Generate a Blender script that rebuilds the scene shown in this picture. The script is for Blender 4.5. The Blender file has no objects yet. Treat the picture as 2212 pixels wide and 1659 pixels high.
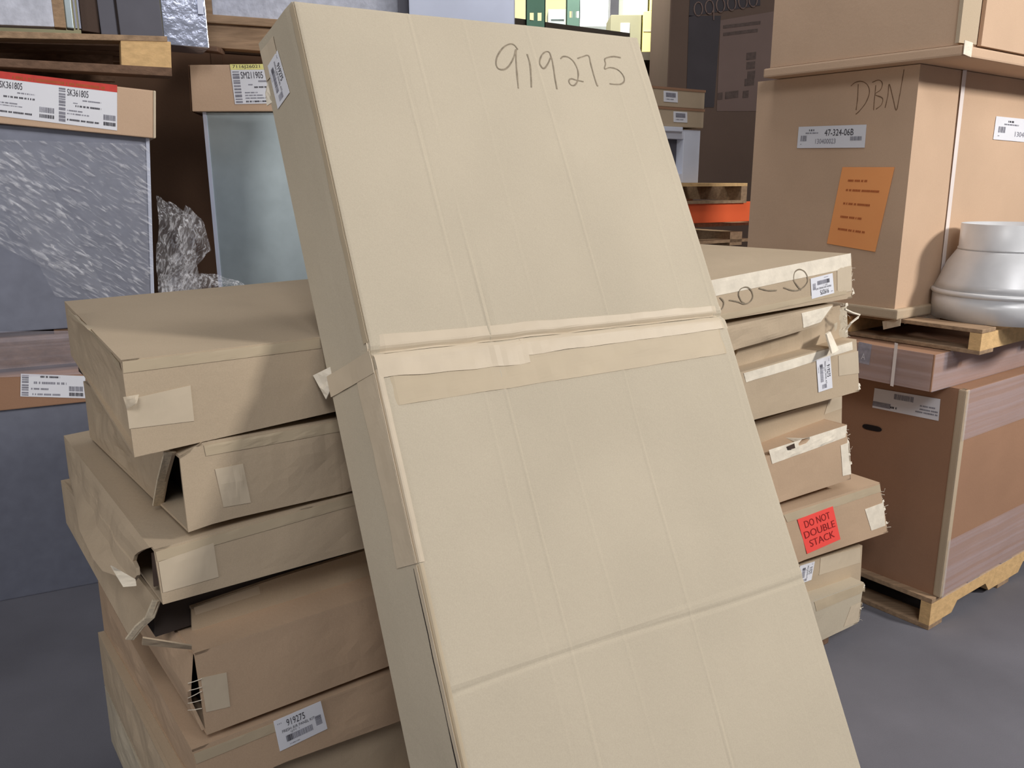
import bpy, bmesh, math, random
from mathutils import Vector, noise
V = Vector
rng = random.Random(7)
scene = bpy.context.scene
COL = scene.collection

# ------------------------------------------------------------------ camera
FPX, PITCH, CAMH = 1830.0, math.radians(13.5), 1.55
cam_d = bpy.data.cameras.new('camera'); cam_d.sensor_width = 36; cam_d.lens = 36*FPX/2212
cam = bpy.data.objects.new('camera', cam_d); COL.objects.link(cam)
cam.location = (0, 0, CAMH); cam.rotation_euler = (math.radians(90)-PITCH, 0, 0)
cam_d.clip_start = .02
scene.camera = cam

# ------------------------------------------------------------------ world, lamps, exposure
world = bpy.data.worlds.new('hall_air'); scene.world = world; world.use_nodes = True
wb = world.node_tree.nodes['Background']
wb.inputs[0].default_value = (.93, .95, 1.0, 1); wb.inputs[1].default_value = .125
def area(name, loc, target, size, power, color, sy=None):
    d = bpy.data.lights.new(name, 'AREA'); d.energy = power; d.color = color
    d.size = size
    if sy: d.shape = 'RECTANGLE'; d.size_y = sy
    o = bpy.data.objects.new(name, d); COL.objects.link(o); o.location = loc
    o.rotation_euler = (V(target)-V(loc)).to_track_quat('-Z', 'Y').to_euler()
    return o
area('dock_light', (4.4, .75, 3.35), (1.3, 2.6, 1.2), .55, 168, (1, .95, .89))
area('bay_light_a', (2.4, -.9, 4.4), (.3, 1.8, .9), 1.6, 22, (1, .98, .97))
area('bay_light_b', (.4, -2.4, 4.7), (-.2, 1.8, .9), 1.4, 84, (1, .98, .98))
area('side_fill_light', (-2.6, -1.0, 1.9), (-.7, 1.9, .9), 1.0, 27, (1, .95, .90))  # unseen lamp added on the left to light the near stack ends
area('rack_fill_light', (.5, 2.7, 4.9), (.9, 4.6, 1.6), .9, 36, (1, .98, .96))  # fill added above to lift the rack goods and the stack top
area('far_bay_light', (.2, 6.2, 4.3), (1.1, 8.2, 2.5), .8, 190, (1, .97, .84))
scene.view_settings.view_transform = 'Standard'; scene.view_settings.look = 'None'
scene.view_settings.exposure = 0.0; scene.view_settings.gamma = 1
scene.view_settings.use_curve_mapping = False

# ------------------------------------------------------------------ geometry of the place
CT, ST = math.cos(PITCH), math.sin(PITCH)
CP = V((0, 0, CAMH))
def ray(x, y):
    a = (x-1106)/FPX; b = -(y-829.5)/FPX
    return V((a, CT+b*ST, b*CT-ST))
A0 = V((-.616, 1.307, 0)); GA = math.radians(53)
GS = V((math.sin(GA), math.cos(GA), 0)); GW = V((-math.cos(GA), math.sin(GA), 0)); UZ = V((0, 0, 1))
def swz(s, w, z): return A0+GS*s+GW*w+UZ*z                  # stack axes: along, across, up
def pln(x, y, p0, n):                                       # point of the plane (p0, n)
    r = ray(x, y); return CP+r*((p0-CP).dot(n)/r.dot(n))
def FR(x, y, w=0.): return pln(x, y, A0+GW*w, GW)           # on a plane parallel to the stack's long side
def EN(x, y, s=0.): return pln(x, y, A0+GS*s, GS)           # on a plane parallel to the stack's short side
def YP(x, y, Y): return pln(x, y, V((0, Y, 0)), V((0, 1, 0)))
def ZP(x, y, z): return pln(x, y, V((0, 0, z)), UZ)

# ------------------------------------------------------------------ materials
def lin(c):
    c = c/255; return c/12.92 if c <= .04045 else ((c+.055)/1.055)**2.4
def rgb(r, g, b): return (lin(r), lin(g), lin(b), 1)
MATS = {}
def mat(name, col, rough=.8, metal=0., var=.10, scale=6., bump=.0, bscale=60., stretch=(1, 1, 1), spec=.3, alpha=1., emit=0., fine=.0):
    if name in MATS: return MATS[name]
    m = bpy.data.materials.new(name); MATS[name] = m; m.use_nodes = True
    nt = m.node_tree; N = nt.nodes; L = nt.links; p = N['Principled BSDF']
    p.inputs['Roughness'].default_value = rough; p.inputs['Metallic'].default_value = metal
    p.inputs['Specular IOR Level'].default_value = spec
    tc = N.new('ShaderNodeTexCoord'); mp = N.new('ShaderNodeMapping'); mp.inputs['Scale'].default_value = stretch
    L.new(tc.outputs['Object'], mp.inputs['Vector'])
    n1 = N.new('ShaderNodeTexNoise'); n1.inputs['Scale'].default_value = scale; n1.inputs['Detail'].default_value = 5
    L.new(mp.outputs[0], n1.inputs['Vector'])
    cr = N.new('ShaderNodeValToRGB')
    d = tuple(max(0, c*(1-var)) for c in col[:3])+(1,); u = tuple(min(1, c*(1+var)) for c in col[:3])+(1,)
    cr.color_ramp.elements[0].color = d; cr.color_ramp.elements[1].color = u
    cr.color_ramp.elements[0].position = .3; cr.color_ramp.elements[1].position = .7
    L.new(n1.outputs[0], cr.inputs[0]); out = cr.outputs[0]
    if fine:
        n3 = N.new('ShaderNodeTexNoise'); n3.inputs['Scale'].default_value = 420; n3.inputs['Detail'].default_value = 2
        L.new(tc.outputs['Object'], n3.inputs['Vector'])
        mx = N.new('ShaderNodeMix'); mx.data_type = 'RGBA'; mx.blend_type = 'OVERLAY'; mx.inputs[0].default_value = fine
        L.new(out, mx.inputs[6]); L.new(n3.outputs[0], mx.inputs[7]); out = mx.outputs[2]
    L.new(out, p.inputs['Base Color'])
    if bump:
        n2 = N.new('ShaderNodeTexNoise'); n2.inputs['Scale'].default_value = bscale; n2.inputs['Detail'].default_value = 3
        L.new(mp.outputs[0], n2.inputs['Vector'])
        b = N.new('ShaderNodeBump'); b.inputs['Strength'].default_value = bump; b.inputs['Distance'].default_value = .004
        L.new(n2.outputs[0], b.inputs['Height']); L.new(b.outputs[0], p.inputs['Normal'])
    if alpha < 1: p.inputs['Alpha'].default_value = alpha
    if emit:
        p.inputs['Emission Color'].default_value = col; p.inputs['Emission Strength'].default_value = emit
    return m
def film_mat(name, col, a0, a1, scale, stretch, rough=.10, rot=(0, 0, 0), lo=.38, hi=.72, dist=.3, bdist=.012):
    m = bpy.data.materials.new(name); MATS[name] = m; m.use_nodes = True
    nt = m.node_tree; N = nt.nodes; L = nt.links; p = N['Principled BSDF']
    p.inputs['Base Color'].default_value = col; p.inputs['Roughness'].default_value = rough
    p.inputs['Specular IOR Level'].default_value = .9
    tc = N.new('ShaderNodeTexCoord'); mp = N.new('ShaderNodeMapping'); mp.vector_type = 'TEXTURE'; mp.inputs['Scale'].default_value = tuple(1/q for q in stretch); mp.inputs['Rotation'].default_value = rot
    L.new(tc.outputs['Object'], mp.inputs[0])
    n = N.new('ShaderNodeTexNoise'); n.inputs['Scale'].default_value = scale; n.inputs['Detail'].default_value = 6; n.inputs['Distortion'].default_value = .6
    L.new(mp.outputs[0], n.inputs[0])
    n.inputs['Distortion'].default_value = dist
    r = N.new('ShaderNodeMapRange'); r.inputs[1].default_value = lo; r.inputs[2].default_value = hi
    r.inputs[3].default_value = a0; r.inputs[4].default_value = a1
    L.new(n.outputs[0], r.inputs[0]); L.new(r.outputs[0], p.inputs['Alpha'])
    b = N.new('ShaderNodeBump'); b.inputs['Strength'].default_value = .9; b.inputs['Distance'].default_value = bdist
    L.new(n.outputs[0], b.inputs['Height']); L.new(b.outputs[0], p.inputs['Normal'])
    return m
KR = dict(rough=.85, var=.05, scale=3.5, bump=.12, bscale=90, spec=.2, fine=.10)
M_KRAFT = mat('kraft_board_pale', rgb(192, 181, 161), **KR)
M_KRAFT2 = mat('kraft_board', rgb(188, 170, 146), **KR)
M_KRAFT3 = mat('kraft_board_brown', rgb(203, 174, 148), **KR)
M_KRAFT4 = mat('kraft_board_deep', rgb(160, 124, 100), **KR)
M_KDIM = mat('kraft_board_dimmed', rgb(80, 66, 59), **KR)  # dimness put into the colour: far printed carton, inside of the torn corner
M_KRAFT5 = mat('kraft_board_rosy', rgb(190, 164, 138), **KR)
M_DARKFILL = mat('hole_dark_fill', rgb(62, 54, 50), rough=.9, var=.1)  # shade of the torn openings, carried by a dark filler
M_EDGE = mat('corrugated_edge', rgb(214, 200, 176), rough=.9, var=.18, scale=160, stretch=(1, 1, 1))
M_TAPE = mat('paper_tape', rgb(204, 189, 166), rough=.5, var=.04, scale=14, bump=.10, bscale=40, spec=.4)
M_TAPE2 = mat('tan_tape', rgb(190, 174, 148), rough=.55, var=.04, scale=14, bump=.08, bscale=40, spec=.35)
M_PALE = mat('pale_torn_paper', rgb(234, 225, 208), rough=.85, var=.08, scale=30, bump=.3, bscale=60)
M_LABEL = mat('label_paper', rgb(232, 234, 242), rough=.5, var=.02, scale=8)
M_INK = mat('label_ink', rgb(62, 60, 68), rough=.6, var=.25, scale=60)
M_GREYINK = mat('label_grey_ink', rgb(140, 140, 152), rough=.6, var=.2, scale=80)
M_PENCIL = mat('marker_line', rgb(140, 128, 110), rough=.8, var=.25, scale=90)
M_PENCIL2 = mat('marker_line_brown', rgb(128, 100, 78), rough=.8, var=.25, scale=90)
M_RED = mat('neon_red_sticker', rgb(255, 88, 80), rough=.6, var=.03, scale=20)
M_REDINK = mat('sticker_ink', rgb(150, 40, 40), rough=.6, var=.1, scale=60)
M_REDBAND = mat('label_red_band', rgb(205, 70, 62), rough=.6, var=.1, scale=40)
M_YELBAND = mat('label_yellow_band', rgb(238, 232, 150), rough=.6, var=.04, scale=40)
M_ORANGE = mat('orange_paper', rgb(255, 172, 108), rough=.7, var=.04, scale=9)
M_ORANGEINK = mat('orange_paper_ink', rgb(176, 96, 54), rough=.7, var=.1, scale=60)
M_GALV = mat('galvanised_sheet', rgb(146, 150, 166), rough=.42, metal=.55, var=.07, scale=22, spec=.5)
M_GALV2 = mat('galvanised_sheet_green', rgb(166, 179, 184), rough=.42, metal=.55, var=.05, scale=16, spec=.5)
M_GALVW = mat('zinc_white_sheet', rgb(205, 212, 232), rough=.38, metal=.35, var=.04, scale=8, spec=.5)
M_DGREY = mat('dark_grey_panel', rgb(92, 92, 102), rough=.6, var=.08, scale=8)
M_FOIL = mat('foil_skin', rgb(205, 212, 235), rough=.2, metal=.8, var=.1, scale=10, bump=.8, bscale=26)
M_FIBRE = mat('white_fibre_liner', rgb(196, 200, 214), rough=.95, var=.16, scale=28, bump=.5, bscale=70)
M_CONE = mat('cone_zinc', rgb(222, 224, 228), rough=.32, metal=.12, var=.06, scale=12, spec=.5)
M_WOOD = mat('pallet_wood', rgb(160, 134, 108), rough=.9, var=.22, scale=8, stretch=(1, 9, 9), bump=.4, bscale=30)
M_WOODP = mat('pallet_wood_fresh', rgb(214, 178, 128), rough=.85, var=.12, scale=10, stretch=(1, 6, 6), bump=.3, bscale=30)
M_WOODD = mat('pallet_wood_aged', rgb(112, 88, 72), rough=.95, var=.25, scale=8, stretch=(1, 8, 8), bump=.4, bscale=30)
M_GREEN = mat('rack_green', rgb(112, 158, 134), rough=.5, var=.06, scale=10)
M_MINT = mat('rack_mint', rgb(180, 230, 206), rough=.5, var=.05, scale=10)
M_BEAMO = mat('rack_orange', rgb(255, 112, 66), rough=.5, var=.05, scale=6)
M_BEAMD = mat('rack_dark_beam', rgb(78, 70, 62), rough=.6, var=.1, scale=10)
M_HOLE = mat('dark_opening', rgb(40, 34, 34), rough=1, var=.1)
M_STRAP = mat('white_strap', rgb(236, 226, 222), rough=.4, var=.02, scale=10)
M_FLOOR = mat('concrete_floor', rgb(107, 107, 115), rough=.75, var=.14, scale=2.2, bump=.2, bscale=40, fine=.2)
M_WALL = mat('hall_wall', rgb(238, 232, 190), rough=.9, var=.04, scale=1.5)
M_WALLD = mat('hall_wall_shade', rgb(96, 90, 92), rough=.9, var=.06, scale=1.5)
M_PANE = mat('daylight_pane', (1, 1, .97, 1), rough=.4, var=.0, emit=7.)
M_WHITE = mat('white_enamel', rgb(222, 228, 244), rough=.35, var=.03, scale=8)
M_LGREY = mat('light_grey_enamel', rgb(176, 184, 184), rough=.5, var=.05, scale=8)
M_YBOX = mat('cream_board', rgb(242, 228, 150), rough=.8, var=.03, scale=6)
M_GBOX = mat('grey_green_board', rgb(150, 148, 126), rough=.8, var=.05, scale=6)
M_FILM = film_mat('stretch_film', (.93, .94, 1, 1), .05, .60, 22, (1.0, 1.0, 5.), rot=(0, math.radians(40), 0), lo=.52, hi=.78, dist=.5, bdist=.006)
M_FILMP = film_mat('stretch_film_lilac', (.80, .74, .84, 1), .18, .34, 5, (.12, .12, 14), dist=0., bdist=.0012, rough=.2)
M_FILMW = film_mat('stretch_film_wad', (.95, .95, 1, 1), .10, .75, 20, (4, 4, 1.2), rot=(0, math.radians(25), 0), lo=.46, hi=.74, dist=.6, bdist=.012)

# ------------------------------------------------------------------ builders
def obj(name, mesh, m=None, parent=None):
    o = bpy.data.objects.new(name, mesh); COL.objects.link(o)
    if m: mesh.materials.append(m)
    if parent:
        o.parent = parent
        mw = parent.location if parent.parent is None else parent.parent.location
        if parent.type == 'EMPTY': o.matrix_parent_inverse.translation = -parent.location
    return o
def thing(name, label, cat, loc, group=None):
    o = bpy.data.objects.new(name, None); COL.objects.link(o)
    o.location = loc; o.empty_display_size = .05
    o['label'] = label; o['category'] = cat
    if group: o['group'] = group
    return o
class MB:
    def __init__(s): s.v = []; s.f = []
    def quad(s, a, b, c, d):
        i = len(s.v); s.v += [a, b, c, d]; s.f.append((i, i+1, i+2, i+3))
    def poly(s, pts):
        i = len(s.v); s.v += list(pts); s.f.append(tuple(range(i, i+len(pts))))
    def grid(s, P):                                        # P[j][i]
        i0 = len(s.v); n = len(P[0])
        for row in P: s.v += row
        for j in range(len(P)-1):
            for i in range(n-1):
                a = i0+j*n+i; s.f.append((a, a+1, a+n+1, a+n))
    def solid(s, P, off):                                  # a grid with a thickness
        Q = [[p+off for p in row] for row in P]
        s.shell(P, Q)
    def shell(s, P, Q):
        i0 = len(s.v); nj, ni = len(P), len(P[0]); k = nj*ni
        for row in P: s.v += row
        for row in Q: s.v += row
        g = lambda j, i, b: i0+b*k+j*ni+i
        for j in range(nj-1):
            for i in range(ni-1):
                s.f.append((g(j, i, 0), g(j, i+1, 0), g(j+1, i+1, 0), g(j+1, i, 0)))
                s.f.append((g(j, i, 1), g(j+1, i, 1), g(j+1, i+1, 1), g(j, i+1, 1)))
        for i in range(ni-1):
            s.f.append((g(0, i, 0), g(0, i, 1), g(0, i+1, 1), g(0, i+1, 0)))
            s.f.append((g(nj-1, i, 0), g(nj-1, i+1, 0), g(nj-1, i+1, 1), g(nj-1, i, 1)))
        for j in range(nj-1):
            s.f.append((g(j, 0, 0), g(j+1, 0, 0), g(j+1, 0, 1), g(j, 0, 1)))
            s.f.append((g(j, ni-1, 0), g(j, ni-1, 1), g(j+1, ni-1, 1), g(j+1, ni-1, 0)))
    def box(s, o, x, y, z):                                # origin corner and three edge vectors
        i = len(s.v)
        s.v += [o, o+x, o+x+y, o+y, o+z, o+x+z, o+x+y+z, o+y+z]
        for f in ((0, 3, 2, 1), (4, 5, 6, 7), (0, 1, 5, 4), (1, 2, 6, 5), (2, 3, 7, 6), (3, 0, 4, 7)):
            s.f.append(tuple(i+k for k in f))
    def hexa(s, c):                                        # 8 corners, bottom 4 then top 4
        i = len(s.v); s.v += list(c)
        for f in ((0, 3, 2, 1), (4, 5, 6, 7), (0, 1, 5, 4), (1, 2, 6, 5), (2, 3, 7, 6), (3, 0, 4, 7)):
            s.f.append(tuple(i+k for k in f))
    def tube(s, pts, r, n=6):
        rings = []
        for k, p in enumerate(pts):
            t = (pts[min(k+1, len(pts)-1)]-pts[max(k-1, 0)]).normalized()
            a = t.orthogonal().normalized(); b = t.cross(a)
            rr = r(k/(len(pts)-1)) if callable(r) else r
            rings.append([p+(a*math.cos(2*math.pi*q/n)+b*math.sin(2*math.pi*q/n))*rr for q in range(n+1)])
        s.grid(rings)
    def build(s, name, m, parent=None, smooth=False, bevel=0):
        me = bpy.data.meshes.new(name); me.from_pydata([tuple(v) for v in s.v], [], s.f)
        bm = bmesh.new(); bm.from_mesh(me)
        bmesh.ops.remove_doubles(bm, verts=bm.verts, dist=1e-5)
        bmesh.ops.recalc_face_normals(bm, faces=bm.faces)
        if bevel:
            ed = [e for e in bm.edges if len(e.link_faces) == 2 and e.calc_face_angle(0) > .6]
            bmesh.ops.bevel(bm, geom=ed, offset=bevel, segments=2, affect='EDGES', profile=.6)
        bm.to_mesh(me); bm.free()
        o = obj(name, me, m, parent)
        if smooth:
            me.polygons.foreach_set('use_smooth', [True]*len(me.polygons))
        return o
def lerp(a, b, t): return a+(b-a)*t
def sample(pl, n):
    if len(pl) == 2: return [lerp(pl[0], pl[1], i/n) for i in range(n+1)]
    d = [0.]
    for a, b in zip(pl, pl[1:]): d.append(d[-1]+(b-a).length)
    out = []
    for i in range(n+1):
        t = d[-1]*i/n; k = 0
        while k < len(pl)-2 and d[k+1] < t: k += 1
        out.append(lerp(pl[k], pl[k+1], (t-d[k])/max(1e-9, d[k+1]-d[k])))
    return out
def coons(B, T, L, R, nu, nv, disp=None, nrm=None):
    b, t, l, r = sample(B, nu), sample(T, nu), sample(L, nv), sample(R, nv)
    P = []
    for j in range(nv+1):
        v = j/nv; row = []
        for i in range(nu+1):
            u = i/nu
            p = b[i]*(1-v)+t[i]*v+l[j]*(1-u)+r[j]*u-(b[0]*(1-u)*(1-v)+b[-1]*u*(1-v)+t[0]*(1-u)*v+t[-1]*u*v)
            if disp: p = p+nrm*disp(u, v, p)
            row.append(p)
        P.append(row)
    return P
def crumple(amp, sc=9., seed=0.):
    def f(u, v, p):
        k = min(1, 6*u, 6*(1-u))*min(1, 5*v, 5*(1-v))
        q = p*sc+V((seed, seed*.7, 0))
        return amp*(noise.noise(q)+.5*abs(noise.noise(q*2.3)))*k
    return f
def patch_part(name, quad, m, parent, off=V((0, 0, 0)), nu=2, nv=2, th=None, disp=None, nrm=None):
    """a thin sheet over four corners tl, tr, br, bl, lifted by off, with a small thickness th (vector inward)"""
    tl, tr, br, bl = [p+off for p in quad]
    mb = MB(); P = coons([bl, br], [tl, tr], [bl, tl], [br, tr], nu, nv, disp, nrm)
    if th: mb.solid(P, th)
    else: mb.grid(P)
    return mb.build(name, m, parent)

from mathutils.bvhtree import BVHTree
_bvh = {}
def hug(parent, p, nrm, reach=.06):
    """the point of the thing's own board under p, looking along -nrm"""
    n = nrm.normalized(); key = parent.name
    if key not in _bvh:
        vs, fs = [], []
        for c in parent.children:
            if c.name.split('.')[0] in ('body', 'end_panel'):
                i0 = len(vs); vs += [v.co.copy() for v in c.data.vertices]; fs += [tuple(i0+k for k in q.vertices) for q in c.data.polygons]
        _bvh[key] = BVHTree.FromPolygons(vs, fs) if fs else None
    t = _bvh[key]
    if t is None: return p
    h = t.ray_cast(p+n*reach, -n, reach*2)
    return h[0] if h[0] is not None else p
# text in label space
_font_cache = {}
def text_faces(body, x0, y0, x1, y1, fit='fill'):
    if body not in _font_cache:
        cu = bpy.data.curves.new('t', 'FONT'); cu.body = body; cu.resolution_u = 3
        o = bpy.data.objects.new('t', cu); COL.objects.link(o)
        dg = bpy.context.evaluated_depsgraph_get()
        me = bpy.data.meshes.new_from_object(o.evaluated_get(dg))
        vs = [v.co.copy() for v in me.vertices]; fs = [tuple(p.vertices) for p in me.polygons]
        bpy.data.objects.remove(o); bpy.data.curves.remove(cu); bpy.data.meshes.remove(me)
        a = min(v.x for v in vs); b = max(v.x for v in vs); c = min(v.y for v in vs); d = max(v.y for v in vs)
        _font_cache[body] = ([((v.x-a)/(b-a), (v.y-c)/(d-c)) for v in vs], fs)
    vs, fs = _font_cache[body]
    return [(x0+(x1-x0)*u, y0+(y1-y0)*v) for u, v in vs], fs
def label(parent, name, quad, items, nrm, base=M_LABEL, curl=0.):
    """quad tl, tr, br, bl in reading orientation; items are drawn in 0..1 label space (y up) and lie on the paper"""
    nrm = nrm.normalized(); quad = [hug(parent, p, nrm) for p in quad]
    tl, tr, br, bl = quad
    up = nrm*.0022
    th = -nrm*.0008
    mp = lambda u, v: bl*(1-u)*(1-v)+br*u*(1-v)+tr*u*v+tl*(1-u)*v+up
    mb = MB(); P = [[mp(i/4, j/4) for i in range(5)] for j in range(5)]
    mb.solid(P, th); lab = mb.build(name, base, parent)
    by = {}
    for it in items:
        k = it[0]; m = M_INK
        if isinstance(it[-1], bpy.types.Material): m = it[-1]
        b = by.setdefault(m.name, (m, MB()))[1]
        lift = nrm*(.0005 if m in (M_REDBAND, M_YELBAND) else .0009)
        def rect(x0, y0, x1, y1):
            b.quad(mp(x0, y0)+lift, mp(x1, y0)+lift, mp(x1, y1)+lift, mp(x0, y1)+lift)
        if k == 't':
            vs, fs = text_faces(it[1], *it[2:6]); i0 = len(b.v)
            b.v += [mp(u, v)+lift for u, v in vs]; b.f += [tuple(i0+q for q in f) for f in fs]
        elif k == 'rect': rect(*it[1:5])
        elif k == 'bars':                                   # upright bars side by side
            x0, y0, x1, y1, n = it[1:6]; r = random.Random(int(n*97+x0*100))
            x = x0
            while x < x1-.002:
                w = (x1-x0)/n*r.choice((.35, .55, .9)); rect(x, y0, min(x1, x+w), y1); x += w+(x1-x0)/n*r.choice((.3, .5))
        elif k == 'ladder':
            x0, y0, x1, y1, n = it[1:6]; r = random.Random(int(n*31+y0*100))
            y = y0
            while y < y1-.002:
                h = (y1-y0)/n*r.choice((.4, .6, .9)); rect(x0, y, x1, min(y1, y+h)); y += h+(y1-y0)/n*r.choice((.25, .5))
        elif k == 'line':                                   # a line of print too small to read
            x0, y0, x1, y1 = it[1:5]; r = random.Random(int(x0*1000+y0*777)); h = y1-y0; x = x0
            asp = max(.2, ((tl-bl).length/max(1e-6, (tr-tl).length)))
            while x < x1:
                w = h*asp*r.uniform(.35, .6); rect(x, y0, min(x1, x+w), y1); x += w+h*asp*r.choice((.18, .18, .18, .7))
    for m, b in by.values(): b.build('print', m, lab)['kind'] = 'stuff'
    return lab
def strokes(parent, name, lines, to3, nrm, width, m, sub=8):
    """hand-drawn lines as thin ribbons lying on the board"""
    mb = MB()
    for ln in lines:
        pts = catmull([V((x, y, 0)) for x, y in ln], sub)
        P3 = [to3(p.x, p.y)+nrm*.0007 for p in pts]
        rows = []
        for k, p in enumerate(P3):
            t = P3[min(k+1, len(P3)-1)]-P3[max(k-1, 0)]
            sd = t.cross(nrm)
            if sd.length < 1e-9: continue
            sd = sd.normalized()*width*.5*(.8+.35*noise.noise(p*60))
            rows.append([p-sd, p+sd])
        mb.grid(rows)
    o = mb.build(name, m, parent); o['kind'] = 'stuff'; return o
def catmull(pts, sub):
    if len(pts) < 3: return [lerp(pts[0], pts[-1], i/sub) for i in range(sub+1)]
    q = [pts[0]*2-pts[1]]+pts+[pts[-1]*2-pts[-2]]; out = []
    for i in range(1, len(q)-2):
        a, b, c, d = q[i-1], q[i], q[i+1], q[i+2]
        for k in range(sub):
            t = k/sub
            out.append((b*2+(c-a)*t+(a*2-b*5+c*4-d)*t*t+(b*3-a-c*3+d)*t**3)*.5)
    out.append(pts[-1]); return out
def quadpx(pts, f): return [f(x, y) for x, y in pts]

# ------------------------------------------------------------------ structure: floor and walls
def struct(name, mb, m):
    o = mb.build(name, m); o['kind'] = 'structure'; return o
mb = MB(); mb.box(V((-7, -4, -.1)), V((15, 0, 0)), V((0, 14, 0)), V((0, 0, .1))); struct('floor', mb, M_FLOOR)
mb = MB(); mb.box(V((-7, 10, 0)), V((15, 0, 0)), V((0, .15, 0)), V((0, 0, 6))); struct('wall_back', mb, M_WALL)
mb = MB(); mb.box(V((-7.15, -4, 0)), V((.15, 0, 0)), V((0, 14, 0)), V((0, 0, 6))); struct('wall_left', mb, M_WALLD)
# bright window in the far wall
a = YP(1246, 58, 9.97); b_ = YP(1312, 58, 9.97)
mb = MB(); mb.box(V((a.x, 9.96, a.z)), V((b_.x-a.x, 0, 0)), V((0, .03, 0)), V((0, 0, .9)))
wn = mb.build('window_1', M_PANE); wn['kind'] = 'structure'
mb = MB()
for x0, x1, z0, z1 in ((a.x-.06, a.x, a.z-.06, a.z+.96), (b_.x, b_.x+.06, a.z-.06, a.z+.96), (a.x, b_.x, a.z-.06, a.z), (a.x, b_.x, a.z+.9, a.z+.96)):
    mb.box(V((x0, 9.93, z0)), V((x1-x0, 0, 0)), V((0, .065, 0)), V((0, 0, z1-z0)))
mb.build('window_frame', M_LGREY, wn)

# ------------------------------------------------------------------ the leaning carton
LA = math.radians(59.3); LEAN = math.radians(28)
lu = V((math.sin(LA), math.cos(LA), 0)); lh = V((-math.cos(LA), math.sin(LA), 0))
ld = lh*math.sin(LEAN)+UZ*math.cos(LEAN); lnb = lh*math.cos(LEAN)-UZ*math.sin(LEAN)
LB = V((.1072, .8126, 0)); LW, LL = .803, 2.120; LD = lnb*.135-lu*.035
LSEAM, LFOLD = 1.437, .874
def LF(x, y): return pln(x, y, LB, lnb)                     # on its front face
lsn = LD.cross(ld).normalized()                             # side-face normal
if lsn.dot(-lu) < 0: lsn = -lsn
def LSD(x, y): return pln(x, y, LB, lsn)
def LP(u, v, n=0.): return LB+lu*u+ld*v+LD.normalized()*n
def build_leaning():
    t = thing('leaning_carton', 'long flat cardboard carton leaning upright in front, marked 919275 by hand', 'carton', LB)
    DN = LD.length
    cre = [(.232, .0036, .62), (.188, .0016, .5), (.776, .0014, .8), (.500, .0015, .0), (.345, .0005, 0), (.70, .0007, .3)]
    us = set([0, LW]); k = 0
    for i in range(33): us.add(round(LW*i/32, 4))
    for c, _, _ in cre:
        for dx in (-.008, -.004, -.002, 0, .002, .004, .008): us.add(round(c+dx, 4))
    for e in (.003, .008, .016): us.add(e); us.add(LW-e)
    us = sorted(us)
    vs = set([0, LL])
    for i in range(65): vs.add(round(LL*i/64, 4))
    for c in (LSEAM, LFOLD, LSEAM-.083):
        for dx in (-.012, -.006, -.003, -.001, .001, .003, .006, .012): vs.add(round(c+dx, 4))
    for e in (.003, .008): vs.add(e); vs.add(LL-e)
    vs = sorted(vs)
    def fd(u, v):
        d = 0.
        for c, a, lo in cre:
            cc = c+.004*math.sin(v*3+c*20)
            s = (1 if v > LSEAM or lo == 0 else .35)*max(0., .6+.9*noise.noise(V((c*40, v*2.6, 3))))
            d += a*s*math.exp(-((u-cc)/.0035)**2)-a*.7*s*math.exp(-((u-cc-.006)/.005)**2)
        d -= .007*math.exp(-((v-LSEAM)/.006)**2)
        d += (.0025 if v < LSEAM else 0)
        wv = LFOLD+.010*math.sin(u*7)*.5
        d -= .0014*math.exp(-((v-wv)/.005)**2); d += .0010*math.exp(-((v-wv-.012)/.008)**2)
        d += .003*noise.noise(V((u*3, v*2.2, 1)))+.0012*noise.noise(V((u*9, v*7, 4)))
        # gentle hollow of the big panel
        d -= .004*math.sin(math.pi*u/LW)*math.sin(math.pi*max(0, min(1, (LSEAM-v)/(LSEAM-LFOLD))))
        # rounded rims
        e = min(u, LW-u, v, LL-v); r = .006
        if e < r: d -= r-math.sqrt(max(0, r*r-(r-e)**2))
        return d
    mb = MB()
    front = [[LP(u, v)-lnb*fd(u, v) for u in us] for v in vs]
    mb.grid(front)
    ns = [0, .03, .06, .09, DN]
    # sides: the front rim runs down to the back
    def rim(fr):
        P = [fr]
        for n in ns[1:]:
            row = []
            for (u, v), p in fr_uv:
                q = LP(u, v, n)
                bul = .004*math.sin(math.pi*n/DN)*noise.noise(q*5)
                row.append(q+lsn*bul-ld*0)
            P.append(row)
        mb.grid(P)
    for edge in ('l', 'r', 't', 'b'):
        if edge == 'l': fr_uv = [((0, v), front[j][0]) for j, v in enumerate(vs)]
        elif edge == 'r': fr_uv = [((LW, v), front[j][-1]) for j, v in enumerate(vs)]
        elif edge == 't': fr_uv = [((u, LL), front[-1][i]) for i, u in enumerate(us)]
        else: fr_uv = [((u, 0), front[0][i]) for i, u in enumerate(us)]
        rim([p for _, p in fr_uv])
    mb.quad(LP(0, 0, DN), LP(LW, 0, DN), LP(LW, LL, DN), LP(0, LL, DN))
    mb.build('body', M_KRAFT, t, smooth=False)
    fn = -lnb
    def fp(u, v, e): return LP(u, v)+fn*(fd(u, v)+e)
    def ftape(name, u0, u1, v0, v1, m, e=.0012, wob=.0, seed=1, n=26, nvv=8):
        mb = MB(); rows = []
        for j in range(nvv+1):
            row = []
            for i in range(n+1):
                u = lerp(u0, u1, i/n); k = j/nvv
                va = lerp(v0[0], v0[1], i/n)+wob*noise.noise(V((u*14, seed, 0))); vb = lerp(v1[0], v1[1], i/n)+wob*noise.noise(V((u*14, seed+3, 0)))
                v = lerp(va, vb, k)
                row.append(fp(u, v, e+.0012*noise.noise(V((u*30, v*40, seed)))))
            rows.append(row)
        mb.solid(rows, lnb*.0006); return mb.build(name, m, t, smooth=False)
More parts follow.
